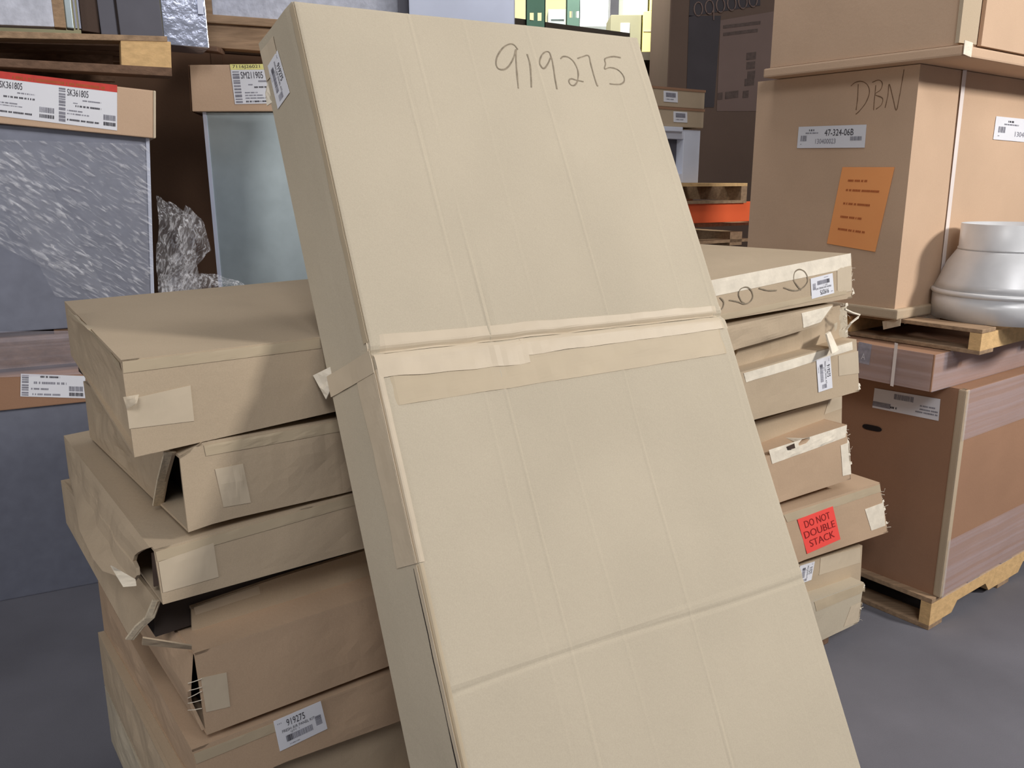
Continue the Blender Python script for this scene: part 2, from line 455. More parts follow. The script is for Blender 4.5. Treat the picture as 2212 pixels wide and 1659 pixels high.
    ftape('seam_tape', -.002, LW+.002, (LSEAM-.002, LSEAM-.0), (LSEAM+.030, LSEAM+.022), M_TAPE, .0016, .003, 2)
    ftape('seam_tape', .004, .30, (LSEAM-.046, LSEAM-.052), (LSEAM-.003, LSEAM-.003), M_TAPE, .0024, .004, 5)
    ftape('seam_tape', .29, LW+.002, (LSEAM-.036, LSEAM-.030), (LSEAM-.003, LSEAM-.003), M_TAPE, .0020, .002, 6)
    ftape('wide_tape', -.001, LW, (LSEAM-.096, LSEAM-.084), (LSEAM-.04, LSEAM-.03), M_TAPE2, .0010, .001, 8)
    # tape wrapped round the near long edge, below the seam
    def stape(name, n0, n1, v0, v1, m, e=.0012, wob=.0, seed=1):
        rows = []
        for j in range(31):
            v = lerp(v0, v1, j/30); row = []
            for i in range(7):
                n = lerp(n0, n1+wob*noise.noise(V((v*9, seed, 0))), i/6)
                row.append(LP(0, v, n)+lsn*(e+.0012*noise.noise(V((n*40, v*30, seed)))+.004*math.sin(math.pi*n/DN)*noise.noise(LP(0, v, n)*5)))
            rows.append(row)
        mb = MB(); mb.solid(rows, -lsn*.0006); return mb.build(name, m, t)
    stape('edge_tape', -.002, .052, 1.082, LSEAM-.01, M_TAPE, .0022, .006, 3)
    stape('edge_tape', -.002, DN, LSEAM-.035, LSEAM+.004, M_TAPE, .0032, .0, 9)
    ftape('edge_tape', -.003, .012, (1.082, 1.082), (LSEAM-.03, LSEAM-.03), M_TAPE, .002, .0, 4, n=5, nvv=14)
    stape('edge_tape', -.001, .012, LSEAM+.02, LL-.01, M_TAPE2, .0016, .002, 12)
    stape('edge_gap', .007, .0105, .02, 1.075, M_HOLE, .0016, .002, 21)
    stape('edge_fold', -.002, .0065, .02, 1.078, M_TAPE, .003, .001, 22)
    ftape('edge_fold', -.002, .009, (.02, .02), (1.08, 1.08), M_TAPE2, .0016, .0, 23, n=4, nvv=40)
    stape('end_tape', .085, DN-.002, LL-.085, LL-.02, M_TAPE, .0022, .01, 13)
    # torn scraps at the seam corner and at the far corner
    mb = MB(); c0 = LP(0, LSEAM-.012, DN-.012)
    P = coons([c0, c0+LD*.25-ld*.02], [c0+ld*.03, c0+LD*.30+ld*.028-lsn*-.012], [c0, c0+ld*.03], [c0+LD*.25-ld*.02, c0+LD*.3+ld*.028+lsn*.012], 4, 4, crumple(.006, 60), lsn)
    mb.solid(P, -lsn*.0012); mb.build('torn_tape', M_PALE, t)
    mb = MB(); c0 = LP(0, LL-.13, DN-.004)
    P = coons([c0, c0+LD*.10+lsn*.004], [c0+ld*.045, c0+LD*.12+ld*.03], [c0, c0+ld*.045], [c0+LD*.10+lsn*.004, c0+LD*.12+ld*.03], 3, 3, crumple(.006, 60), lsn)
    mb.solid(P, -lsn*.002); mb.build('torn_tape', M_PALE, t)
    # handwriting
    L9 = [[(1118, 108), (1110, 98), (1100, 96), (1086, 104), (1074, 122), (1071, 138), (1076, 149), (1088, 151), (1099, 143), (1109, 125), (1114, 108), (1114, 130), (1116, 160), (1119, 192)],
          [(1138, 118), (1144, 140), (1146, 165), (1147, 190)],
          [(1190, 127), (1186, 115), (1178, 113), (1169, 121), (1165, 136), (1170, 147), (1176, 148), (1183, 138), (1190, 126), (1195, 150), (1198, 172), (1202, 194)],
          [(1210, 128), (1216, 123), (1228, 125), (1240, 136), (1248, 155), (1247, 175), (1240, 185), (1232, 184), (1228, 176), (1233, 171), (1245, 174), (1260, 177)],
          [(1247, 127), (1258, 123), (1271, 121), (1276, 140), (1283, 165), (1289, 183), (1292, 186)],
          [(1341, 124), (1324, 122), (1307, 127), (1308, 138), (1306, 149), (1318, 146), (1334, 150), (1346, 162), (1349, 174), (1342, 181), (1330, 182), (1317, 181)]]
    def h3(x, y):
        p = LF(x, y); r = p-LB; u, v = r.dot(lu), r.dot(ld); return LP(u, v)+fn*(fd(min(LW, max(0, u)), v))
    strokes(t, 'handwriting', L9, h3, fn, .0036, M_PENCIL)
    label(t, 'label', quadpx([(600, 109), (627, 200), (602, 236), (580, 143)], LSD), LAB919, lsn)
    return t
LAB919 = [('t', '919275', .24, .68, .62, .90), ('t', 'FRESH AIR PANEL KIT', .12, .53, .80, .62), ('t', 'QTY  1', .28, .43, .46, .50), ('bars', .17, .20, .72, .40, 34, M_GREYINK), ('bars', .17, .20, .30, .40, 9), ('ladder', .80, .28, .93, .60, 12, M_GREYINK), ('line', .06, .84, .14, .88, M_GREYINK), ('line', .22, .08, .42, .11, M_GREYINK)]
build_leaning()

# ------------------------------------------------------------------ the stack of flat cartons
NB = -GW                                                    # outward normal of the long side
NE = -GS                                                    # outward normal of the near end
def sz(p): r = p-A0; return V((r.dot(GS), r.dot(GW), p.z))
def stack_carton(lbl, ftop, fbot, w0, wid, bl, br, m, endnear=None, fleft=None, group=None, amp=.004, seed=0., end=True, endbot=None, endfar=None):
    """ftop, fbot: long-side edges as lists of (s, z); bl, br: far corners (s, zbot, ztop)"""
    T = [swz(s, w0, z) for s, z in ftop]; B = [swz(s, w0, z) for s, z in fbot]
    t = thing('flat_carton', lbl, 'carton', lerp(B[0], B[-1], .5), group)
    th = .005
    L = [B[0], T[0]] if not fleft else [B[0]]+fleft+[T[0]]
    mb = MB(); cf = crumple(amp, 7, seed)
    mb.solid(coons(B, T, L, [B[-1], T[-1]], 72, 8, cf, NB), GW*th)
    kB0, kB1 = swz(bl[0], w0+wid, bl[1]), swz(br[0], w0+wid, br[1])
    kT0, kT1 = swz(bl[0], w0+wid, bl[2]), swz(br[0], w0+wid, br[2])
    mb.solid(coons(T, [kT0, kT1], [T[0], kT0], [T[-1], kT1], 48, 16, crumple(amp*1.4, 4, seed+3), UZ), -UZ*th)
    mb.solid(coons(B, [kB0, kB1], [B[0], kB0], [B[-1], kB1], 48, 6), UZ*th)
    mb.solid(coons([kB0, kB1], [kT0, kT1], [kB0, kT0], [kB1, kT1], 12, 4), -GW*th)
    mb.solid(coons([B[-1], kB1], [T[-1], kT1], [B[-1], T[-1]], [kB1, kT1], 8, 6, crumple(amp*2, 14, seed+5), GS), -GS*th)
    mb.build('body', m, t)
    if end:
        En = endnear or [swz(sz(B[0]).x+.002, w0+.004, B[0].z), swz(sz(T[0]).x+.002, w0+.004, T[0].z)]
        eb = [En[0]]+(endbot or [])+[kB0]; 
        far = [kB0, kT0] if not endfar else [kB0]+endfar+[kT0]
        mb = MB(); P = coons(eb, [En[-1], kT0], En, far, 40, 12, crumple(amp*1.6, 10, seed+9), NE)
        mb.solid(P, GS*.006); mb.build('end_panel', m, t)
    return t
def stick(parent, name, q, nrm, m, amp, seed, nu, nv):
    tl, tr, br, bl = q; n = nrm.normalized(); cf = crumple(amp, 40, seed)
    P = coons([bl, br], [tl, tr], [bl, tl], [br, tr], nu, nv)
    P = [[hug(parent, p, n)+n*(.0012+max(0, cf(i/nu, j/nv, p))) for i, p in enumerate(row)] for j, row in enumerate(P)]
    mb = MB(); mb.solid(P, -n*.0006); return mb.build(name, m, parent)
def ftape(parent, px, w, m=M_TAPE, name='tape', amp=.0012, seed=0., nu=20, nv=5):
    return stick(parent, name, quadpx(px, lambda x, y: FR(x, y, w)), NB, m, amp*.6, seed, nu, nv)
def etape(parent, px, s, m=M_TAPE, name='tape', seed=0.):
    return stick(parent, name, quadpx(px, lambda x, y: EN(x, y, s)), NE, m, .001, seed, 14, 5)
def fibres(parent, px0, px1, n, length, m=M_PALE, seed=1, rad=.0006):
    """paper fibres fraying out of a torn corner edge"""
    r = random.Random(seed); mb = MB(); a, b = FR(*px0), FR(*px1)
    for _ in range(n):
        p = lerp(a, b, r.random())+GW*r.uniform(0, .02)-GS*.006
        d = (GS*r.uniform(.2, 1)-GW*r.uniform(-.2, .5)+UZ*r.uniform(-.8, .6)).normalized()*length*r.uniform(.3, 1)
        k = V((r.uniform(-1, 1), r.uniform(-1, 1), r.uniform(-1, 1)))*length*.25
        mb.tube([p, p+d*.5+k, p+d], rad*r.uniform(.6, 1.5), 4)
    for _ in range(max(2, n//5)):                            # small ragged tufts
        p = lerp(a, b, r.random())-GS*.004; w = r.uniform(.004, .010)
        q = p+GS*w+UZ*r.uniform(-.006, .006)
        mb.poly([p+UZ*w*.7, q+UZ*w*.3, q-UZ*w*.5-GW*.003, p-UZ*w*.6])
    o = mb.build('torn_fibres', m, parent); o['kind'] = 'stuff'; return o
def scrap(parent, pts, nrm, m=M_PALE, amp=.006, th=.003, name='torn_flap', seed=0., nu=8, nv=8):
    tl, tr, br, bl = pts
    mb = MB(); mb.solid(coons([bl, br], [tl, tr], [bl, tl], [br, tr], nu, nv, crumple(amp, 45, seed), nrm), -nrm*th)
    return mb.build(name, m, parent)
def dark_fill(t, s0, s1, w0, w1, z0a, z1a, z0b, z1b):  # dark block added inside a carton so its torn openings look black
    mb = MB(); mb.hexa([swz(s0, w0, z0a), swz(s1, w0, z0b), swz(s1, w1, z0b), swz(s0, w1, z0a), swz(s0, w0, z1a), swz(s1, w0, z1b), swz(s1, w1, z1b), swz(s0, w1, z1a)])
    mb.build('hole_filler', M_DARKFILL, t)
GR = 'flat cartons in the stack behind the leaning carton'
FZ = lambda x, y, w=0.: (lambda p: (p.x, p.z))(sz(FR(x, y, w)))
# 1 top
c1 = stack_carton('top flat carton of the stack, clean top, squared end with tan tape', [(0, 1.275), FZ(690, 728), (1.0, 1.288), FZ(1535, 605), (2.03, 1.340)], [(.004, 1.113), FZ(720, 890), (1.0, 1.165), FZ(1560, 692), (2.055, 1.206)], 0, .69, (.04, 1.165, 1.288), (2.13, 1.2, 1.325), M_KRAFT2, group=GR, seed=1,
    endnear=[swz(.014, .014, 1.118), swz(.020, .016, 1.19), swz(.012, .022, 1.24), swz(.006, .014, 1.273)])
ftape(c1, [(264, 781), (690, 731), (692, 752), (266, 806)], 0, M_TAPE2, 'edge_tape', seed=1)
ftape(c1, [(271, 864), (411, 832), (419, 909), (279, 926)], 0, M_TAPE, 'tape', seed=2)
ftape(c1, [(1470, 618), (1837, 547), (1838, 578), (1470, 655)], 0, M_PALE, 'edge_tape', seed=3)
ftape(c1, [(1808, 580), (1840, 573), (1841, 628), (1808, 634)], 0, M_TAPE, 'tape', seed=4)
ftape(c1, [(1500, 690), (1842, 621), (1842, 632), (1500, 704)], 0, M_TAPE2, 'edge_tape', seed=6)
etape(c1, [(148, 668), (262, 783), (264, 800), (147, 682)], .012, M_TAPE2, 'edge_tape', 3)
scrap(c1, [FR(266, 858, -.004), FR(300, 852, -.012), FR(296, 872, -.02), FR(274, 884, -.004)], NB, M_TAPE, .004, .001, 'torn_tape')
label(c1, 'label', quadpx([(1803, 633), (1755, 646), (1752, 602), (1800, 590)], lambda x, y: FR(x, y, -.004)), LAB919, NB)
H1 = [[(1692, 621), (1710, 627), (1725, 626), (1738, 617), (1744, 604), (1738, 588), (1726, 582), (1716, 588), (1714, 604), (1722, 618), (1730, 626)], [(1638, 622), (1656, 627), (1677, 627)],
      [(1574, 648), (1590, 651), (1606, 656), (1618, 652), (1625, 641), (1621, 627), (1610, 620), (1598, 624), (1594, 636), (1600, 650), (1608, 656)], [(1554, 642), (1562, 652), (1560, 664), (1553, 671)]]
strokes(c1, 'handwriting', H1, lambda x, y: hug(c1, FR(x, y, 0), NB)+NB*.0012, NB, .0042, M_PENCIL)
fibres(c1, (1842, 575), (1843, 640), 14, .022, seed=4)
dark_fill(c1, .04, 1.9, .03, .62, 1.14, 1.255, 1.225, 1.31)
# 2 crumpled
c2 = stack_carton('crushed second carton from the top, torn open at both ends', [FZ(388, 985), FZ(436, 956), FZ(735, 906), (1.0, 1.150), FZ(1580, 703), FZ(1800, 657)], [FZ(407, 1150), FZ(470, 1128), FZ(757, 1062), (1.2, 1.035), FZ(1585, 756), FZ(1690, 727), FZ(1768, 703), FZ(1798, 668)], 0, .70, (.06, .965, 1.10), (2.0, 1.09, 1.19), M_KRAFT2, group=GR, amp=.010, seed=12,
    endnear=[swz(.073, .16, .962), swz(.071, .10, 1.03), swz(.067, .015, 1.105)], fleft=[FR(402, 1110), FR(395, 1050)])
ftape(c2, [(464, 1013), (524, 1001), (541, 1085), (482, 1095)], 0, M_TAPE, 'tape', seed=6, amp=.004)
ftape(c2, [(1730, 676), (1798, 660), (1766, 704), (1735, 716)], 0, M_PALE, 'tape', seed=7, amp=.004)
ftape(c2, [(440, 962), (740, 908), (742, 930), (445, 985)], 0, M_TAPE2, 'edge_tape', seed=8, amp=.004)
# folded edge and inner faces at its torn ends
scrap(c2, [FR(436, 956, -.008), FR(436, 960, .01), FR(425, 1022, .0), FR(390, 986, .02)], NB, M_KRAFT2, .004, .003, 'folded_corner', 3)
mb = MB(); mb.solid([[swz(.076, .16, .962), swz(.060, .158, .965)], [swz(.074, .10, 1.03), swz(.058, .098, 1.032)], [swz(.070, .015, 1.105), swz(.055, .016, 1.108)]], GW*.006); mb.build('torn_edge', M_EDGE, c2)
scrap(c2, [FR(1586, 712, .02), FR(1626, 706, .002), FR(1600, 748, .0), FR(1588, 770, .05)], NB, M_KRAFT2, .006, .004, 'torn_flap', 5)
scrap(c2, [FR(1790, 672, .05), FR(1829, 662, .05), FR(1832, 728, .05), FR(1806, 735, .05)], NB, M_KRAFT, .003, .004, 'torn_flap', 6)
scrap(c2, [FR(1786, 722, -.01), FR(1794, 716, .02), FR(1812, 756, -.03), FR(1798, 764, -.05)], NB, M_PALE, .003, .006, 'torn_flap', 7)
mb = MB(); mb.solid(coons([FR(1570, 815, .05), FR(1815, 745, .05)], [FR(1570, 705, .045), FR(1815, 660, .05)], [FR(1570, 815, .05), FR(1570, 705, .045)], [FR(1815, 745, .05), FR(1815, 660, .05)], 14, 6, crumple(.008, 12, 3), NB), GW*.005); mb.build('inner_panel', M_KRAFT2, c2)
mb = MB(); mb.tube([FR(1825, 668, -.0), FR(1842, 676, -.01), FR(1857, 680, -.015), FR(1853, 686, -.015), FR(1838, 698, -.01), FR(1828, 712, -.0)], .0035, 5); mb.build('torn_strip', M_PALE, c2)
fibres(c2, (1828, 658), (1828, 720), 16, .030, seed=9)
dark_fill(c2, .115, 1.35, .03, .62, .985, 1.085, 1.06, 1.15)
# 3
c3 = stack_carton('third carton from the top, end ripped at the near corner, vertical 919275 label', [FZ(333, 1187), FZ(770, 1066), (1.0, 1.01), FZ(1604, 803), FZ(1850, 733)], [FZ(352, 1306), FZ(800, 1181), (1.0, .866), FZ(1625, 908), FZ(1856, 845)], 0, .80, (.02, .852, .952), (2.16, .91, 1.06), M_KRAFT2, group=GR, seed=21, amp=.005,
    endnear=[swz(-.03, .20, .845), EN(292, 1258, -.004), EN(298, 1232, 0), EN(288, 1220, .0), EN(286, 1204, .003), EN(302, 1190, .006), swz(.015, .012, .948)], endbot=[swz(-.034, .26, .848), swz(-.028, .42, .852), swz(.0, .62, .855)])
ftape(c3, [(342, 1214), (461, 1172), (472, 1246), (352, 1280)], 0, M_TAPE, 'tape', seed=2)
ftape(c3, [(336, 1192), (772, 1069), (776, 1088), (340, 1213)], 0, M_TAPE2, 'edge_tape', seed=4)
ftape(c3, [(1606, 806), (1851, 735), (1852, 752), (1612, 826)], 0, M_PALE, 'edge_tape', seed=5)
ftape(c3, [(1810, 768), (1853, 758), (1855, 806), (1812, 812)], 0, M_TAPE, 'tape', seed=8)
label(c3, 'label', quadpx([(1795, 768), (1800, 838), (1770, 848), (1765, 778)], lambda x, y: FR(x, y, -.004)), LAB919, NB)
scrap(c3, [EN(238, 1222, -.035), EN(290, 1252, -.02), EN(292, 1266, -.03), EN(266, 1268, -.045)], NE, M_PALE, .006, .002, 'torn_flap', 4)
mb = MB(); mb.solid(coons([FR(333, 1268, .04), FR(350, 1262, .012)], [FR(328, 1196, .05), FR(345, 1192, .012)], [FR(333, 1268, .04), FR(328, 1196, .05)], [FR(350, 1262, .012), FR(345, 1192, .012)], 4, 5, crumple(.005, 40, 2), NB), GW*.004); mb.build('inner_flap', M_KDIM, c3)
fibres(c3, (1855, 800), (1856, 846), 8, .018, seed=6)
dark_fill(c3, .06, 1.9, .022, .70, .868, .93, .925, 1.04)
# 4
c4 = stack_carton('fourth carton from the top with a gaping triangular hole at its near end', [FZ(413, 1312, .08), FZ(600, 1248, .08), FZ(806, 1184, .08), (1.0, .862), FZ(1630, 912, .08), FZ(1819, 853, .08)], [FZ(418, 1408, .08), FZ(815, 1281, .08), (1.0, .760), (1.6, .790), FZ(1818, 926, .08)], .08, .71, (.0, .735, .845), (2.08, .80, .905), M_KRAFT2, group=GR, seed=33, amp=.005,
    endnear=[swz(-.012, .11, .738), swz(.0, .075, .775), swz(.014, .05, .80), swz(.022, .03, .838)])
ftape(c4, [(418, 1312), (558, 1265), (562, 1282), (422, 1328)], .08, M_TAPE, 'tape', seed=2)
ftape(c4, [(1790, 862), (1818, 856), (1818, 882), (1780, 895)], .08, M_TAPE, 'tape', seed=2)
mb = MB(); mb.solid([[swz(-.008, .108, .738), swz(-.020, .114, .740)], [swz(.004, .073, .775), swz(-.008, .08, .777)], [swz(.018, .048, .80), swz(.005, .053, .802)], [swz(.026, .03, .838), swz(.016, .034, .840)]], GW*.006); mb.build('torn_edge', M_EDGE, c4)
scrap(c4, [EN(308, 1375, -.02), EN(414, 1392, .06), EN(414, 1400, .062), EN(306, 1390, -.02)], UZ, M_KRAFT2, .002, .003, 'torn_edge', 2)
dark_fill(c4, .025, 1.9, .088, .70, .742, .818, .80, .885)
# 5
c5 = stack_carton('fifth carton from the top, near corner split by a long slit with glue strings', [FZ(420, 1411), FZ(815, 1283), (1.0, .757), FZ(1660, 985), FZ(1828, 917)], [FZ(447, 1588), FZ(845, 1437), (1.0, .59), FZ(1685, 1085), FZ(1838, 1035)], 0, .76, (.06, .60, .735), (2.12, .62, .80), M_KRAFT5, group=GR, seed=41, amp=.006,
    endnear=[swz(.070, .012, .572), EN(407, 1518, .055), EN(405, 1500, .05), swz(.062, .010, .733)])
ftape(c5, [(433, 1464), (489, 1452), (497, 1526), (445, 1538)], 0, M_TAPE, 'tape', seed=2)
ftape(c5, [(1660, 972), (1829, 918), (1826, 944), (1668, 1002)], 0, M_PALE, 'edge_tape', seed=3, amp=.006)
ftape(c5, [(1815, 962), (1834, 955), (1838, 1024), (1820, 1028)], 0, M_PALE, 'tape', seed=3)
scrap(c5, [FR(1700, 965, -.004), FR(1716, 958, -.01), FR(1718, 968, -.012), FR(1703, 972, -.004)], NB, M_KDIM, .002, .001, 'torn_tape', 3)
mb = MB()
for y0, y1 in ((1476, 1466), (1492, 1484), (1508, 1493), (1519, 1512), (1534, 1530)):
    mb.tube([EN(406, y0, .052), FR(420, (y0+y1)/2+1, -.003), FR(436, y1, -.004)], .0007, 4)
mb.build('glue_strings', M_PALE, c5)['kind'] = 'stuff'
fibres(c5, (1828, 920), (1838, 1010), 26, .026, seed=2)
dark_fill(c5, .085, 1.9, .022, .66, .60, .715, .65, .775)
# 6
c6 = stack_carton('sixth carton from the top with a red do-not-double-stack sticker', [FZ(414, 1620), FZ(850, 1452), (1.0, .562), FZ(1690, 1108), FZ(1900, 1042)], [(.06, .425), FZ(600, 1652), FZ(880, 1552), (1.0, .40), FZ(1742, 1208), FZ(1918, 1150)], 0, .80, (.055, .42, .56), (2.38, .36, .56), M_KRAFT5, group=GR, seed=52, amp=.006)
label(c6, 'label', quadpx([(592, 1560), (694, 1516), (709, 1576), (606, 1625)], lambda x, y: FR(x, y, -.005)), LAB919, NB)
label(c6, 'sticker', quadpx([(1724, 1123), (1800, 1094), (1816, 1165), (1745, 1197)], lambda x, y: FR(x, y, -.005)),
      [('t', 'DO NOT', .14, .70, .86, .90, M_REDINK), ('t', 'DOUBLE', .06, .42, .94, .62, M_REDINK), ('t', 'STACK', .14, .14, .86, .34, M_REDINK)], NB, M_RED)
ftape(c6, [(1868, 1100), (1908, 1085), (1912, 1135), (1882, 1146)], 0, M_PALE, 'tape', seed=2)
ftape(c6, [(418, 1628), (640, 1542), (644, 1560), (424, 1650)], 0, M_TAPE2, 'edge_tape', seed=5)
ftape(c6, [(1692, 1112), (1900, 1046), (1902, 1062), (1700, 1128)], 0, M_TAPE2, 'edge_tape', seed=7)
fibres(c6, (1900, 1046), (1918, 1145), 34, .028, seed=12)
# 7, 8
c7 = stack_carton('seventh carton from the top, shaded below the red-stickered one', [(.03, .425), (1.0, .392), FZ(1738, 1215, .05), FZ(1863, 1178, .05)], [(.03, .27), (1.0, .235), FZ(1758, 1300, .05), FZ(1858, 1268, .05)], .05, .75, (.04, .27, .42), (2.30, .20, .345), M_KRAFT2, group=GR, seed=61, amp=.006)
ftape(c7, [(1772, 1205), (1858, 1182), (1858, 1215), (1768, 1242)], .05, M_TAPE, 'tape', seed=3)
label(c7, 'label', quadpx([(1759, 1212), (1752, 1252), (1722, 1262), (1727, 1222)], lambda x, y: FR(x, y, .05)), LAB919, NB)
c8 = stack_carton('bottom flat carton of the stack just above the floor', [(.02, .27), (1.0, .232), FZ(1760, 1296), FZ(1866, 1258)], [(.03, .10), (1.0, .075), FZ(1788, 1377), FZ(1853, 1346)], 0, .80, (.04, .10, .265), (2.33, .06, .20), M_KRAFT, group=GR, seed=71, amp=.006)
ftape(c8, [(1758, 1300), (1867, 1260), (1868, 1278), (1762, 1320)], 0, M_TAPE2, 'edge_tape', seed=3)
ftape(c8, [(1838, 1310), (1862, 1300), (1855, 1342), (1822, 1354)], 0, M_TAPE, 'tape', seed=3)
fibres(c8, (1866, 1260), (1856, 1340), 16, .022, seed=15)
# runners under the stack
for k, (s0, s1) in enumerate(((.10, .20), (1.05, 1.15), (2.02, 2.12))):
    pass
skid = thing('skid', 'dark wooden skid lying on the floor under the flat carton stack', 'skid', swz(1.1, .4, 0))
for s0 in (.12, 1.1, 2.06):
    mb = MB(); mb.box(swz(s0, .03, 0), GS*.10, GW*.74, UZ*(.05 if s0 > 1.5 else .07)); mb.build('runner', M_WOODD, skid, bevel=.004)

# ------------------------------------------------------------------ pallets
def pallet(lbl, o, x, y, h, group=None, nd=5, m=M_WOOD, mend=None, ov=.0, notch=False, loc=None, top=True):
    """o: near corner, x: along the stringers, y: across; h: height"""
    t = thing('pallet', lbl, 'pallet', o+x*.5+y*.5, group)
    lx, ly = x.length, y.length; ex, ey = x.normalized(), y.normalized()
    b = min(.018, h*.16)
    for k in range(3):
        p = o+ey*((ly-.04)*k/2)+UZ*b
        mb = MB()
        if notch:
            hh = h-2*b; prof = [(0, 0), (lx*.14, 0), (lx*.17, hh*.45), (lx*.36, hh*.45), (lx*.39, 0), (lx*.61, 0), (lx*.64, hh*.45), (lx*.83, hh*.45), (lx*.86, 0), (lx, 0), (lx, hh), (0, hh)]
            n = len(prof); i0 = len(mb.v)
            for d in (0, .038): mb.v += [p+ex*a+UZ*c+ey*d for a, c in prof]
            mb.f.append(tuple(range(i0, i0+n))); mb.f.append(tuple(range(i0+2*n-1, i0+n-1, -1)))
            for i in range(n): mb.f.append((i0+i, i0+(i+1) % n, i0+n+(i+1) % n, i0+n+i))
        else: mb.box(p, ex*lx, ey*.038, UZ*(h-2*b))
        mb.build('stringer', mend or m, t)
    bd = .095
    for i in range(nd):
        q = o+ex*((lx-bd)*i/(nd-1))+UZ*(h-b)-ey*ov
        mb = MB(); mb.box(q, ex*bd, ey*(ly+2*ov), UZ*b); mb.build('deck_board', m, t, bevel=.002)
    for i in range(3):
        q = o+ex*((lx-bd)*i/2)
        mb = MB(); mb.box(q, ex*bd, ey*ly, UZ*b); mb.build('bottom_board', m, t, bevel=.002)
    return t
# ------------------------------------------------------------------ right-hand crates
def G(o, s, w, z): return V((o.x, o.y, 0))+GS*s+GW*w+UZ*z
K1 = V((1.507, 2.728, 0))
pallet('wooden pallet on the floor under the film-wrapped brown box', V((1.475, 2.715, 0)), GS*1.15, GW*1.0, .12, m=M_WOOD, mend=M_WOODP, notch=True)
def crate_body(t, o, z0, z1, ls, lw, m, bev=.006, name='body', amp=.003):
    mb = MB()
    P = lambda s, w, z: G(o, s, w, z)
    a, b, c, d = P(0, 0, z0), P(ls, 0, z0), P(ls, lw, z0), P(0, lw, z0)
    up = UZ*(z1-z0)
    mb.grid(coons([a, b], [a+up, b+up], [a, a+up], [b, b+up], 20, 20, crumple(amp, 3, z0), NB))
    mb.grid(coons([a, d], [a+up, d+up], [a, a+up], [d, d+up], 20, 20, crumple(amp, 3, z0+4), NE))
    mb.grid(coons([d, c], [d+up, c+up], [d, d+up], [c, c+up], 20, 20)); mb.grid(coons([b, c], [b+up, c+up], [b, b+up], [c, c+up], 20, 20))
    mb.grid(coons([a, b], [d, c], [a, d], [b, c], 20, 20)); mb.grid(coons([a+up, b+up], [d+up, c+up], [a+up, d+up], [b+up, c+up], 20, 20))
    return mb.build(name, m, t)
rb = thing('wrapped_box', 'large brown box on the pallet, right side banded with lilac stretch film', 'box', K1+GS*.5+GW*.4)
crate_body(rb, K1, .12, .874, 1.1, .95, M_KRAFT4)
label(rb, 'label', quadpx([(1890, 838), (2032, 862), (2028, 909), (1885, 880)], lambda x, y: pln(x, y, K1, GS)),
      [('bars', .32, .62, .62, .88, 22, M_GREYINK), ('rect', .0, .10, .28, .34, M_GREYINK), ('line', .28, .14, .38, .24, M_INK), ('line', .72, .50, .94, .57, M_GREYINK), ('line', .72, .34, .98, .41, M_GREYINK), ('line', .66, .20, .98, .27, M_GREYINK)], NE)
mb = MB(); pts = []
for k in range(20):
    a = 2*math.pi*k/20; x = 1885+math.copysign(abs(math.cos(a))**.5, math.cos(a))*21; y = 924+math.sin(a)*6+(x-1885)*.2
    pts.append(pln(x, y, K1, GS)+NE*.004)
mb.poly(pts); mb.build('hand_hole', M_HOLE, rb)
for z0, z1, sd in ((.70, .875, 1), (.12, .34, 4)):
    a, b2 = G(K1, -.002, -.008, z0), G(K1, 1.1, -.008, z0)
    mb = MB(); up = UZ*(z1-z0)
    mb.grid(coons([a, b2], [a+up, b2+up], [a, a+up], [b2, b2+up], 60, 16, crumple(.006, 5, sd), NB)); mb.build('film_band', M_FILMP, rb, smooth=True)
mb = MB(); mb.box(G(K1, -.004, -.004, .12), GS*.028, GW*.028, UZ*.754); mb.build('corner_post', M_KRAFT2, rb, bevel=.006)
# the lower wrapped item on top of it
K2 = V((1.372, 2.695, 0))
ri = thing('wrapped_case', 'low brown film-wrapped case lying on top of the banded box', 'case', K2+GS*.5+GW*.4+UZ*.874)
crate_body(ri, K2, .876, 1.0, 1.12, .85, M_KRAFT4)
mb = MB(); a, b2 = G(K2, -.01, -.008, .878), G(K2, 1.1, -.008, .878); up = UZ*.125
mb.grid(coons([a, b2], [a+up, b2+up], [a, a+up], [b2, b2+up], 60, 12, crumple(.006, 5, 7), NB))
a, b2 = G(K2, -.008, 0, .878), G(K2, -.008, .85, .878)
mb.grid(coons([a, b2], [a+up, b2+up], [a, a+up], [b2, b2+up], 40, 12, crumple(.004, 5, 8), NE)); mb.build('film_band', M_FILMP, ri, smooth=True)
KE = lambda x, y: pln(x, y, K2, GS)
patch_part('strap', quadpx([(1937, 739), (1944, 741), (1934, 834), (1927, 832)], KE), M_STRAP, ri, NE*.012)
label(ri, 'label', quadpx([(1856, 738), (1884, 744), (1878, 788), (1850, 782)], KE), [('t', 'A', .35, .20, .65, .50, M_LABEL)], NE*8, M_GREYINK)
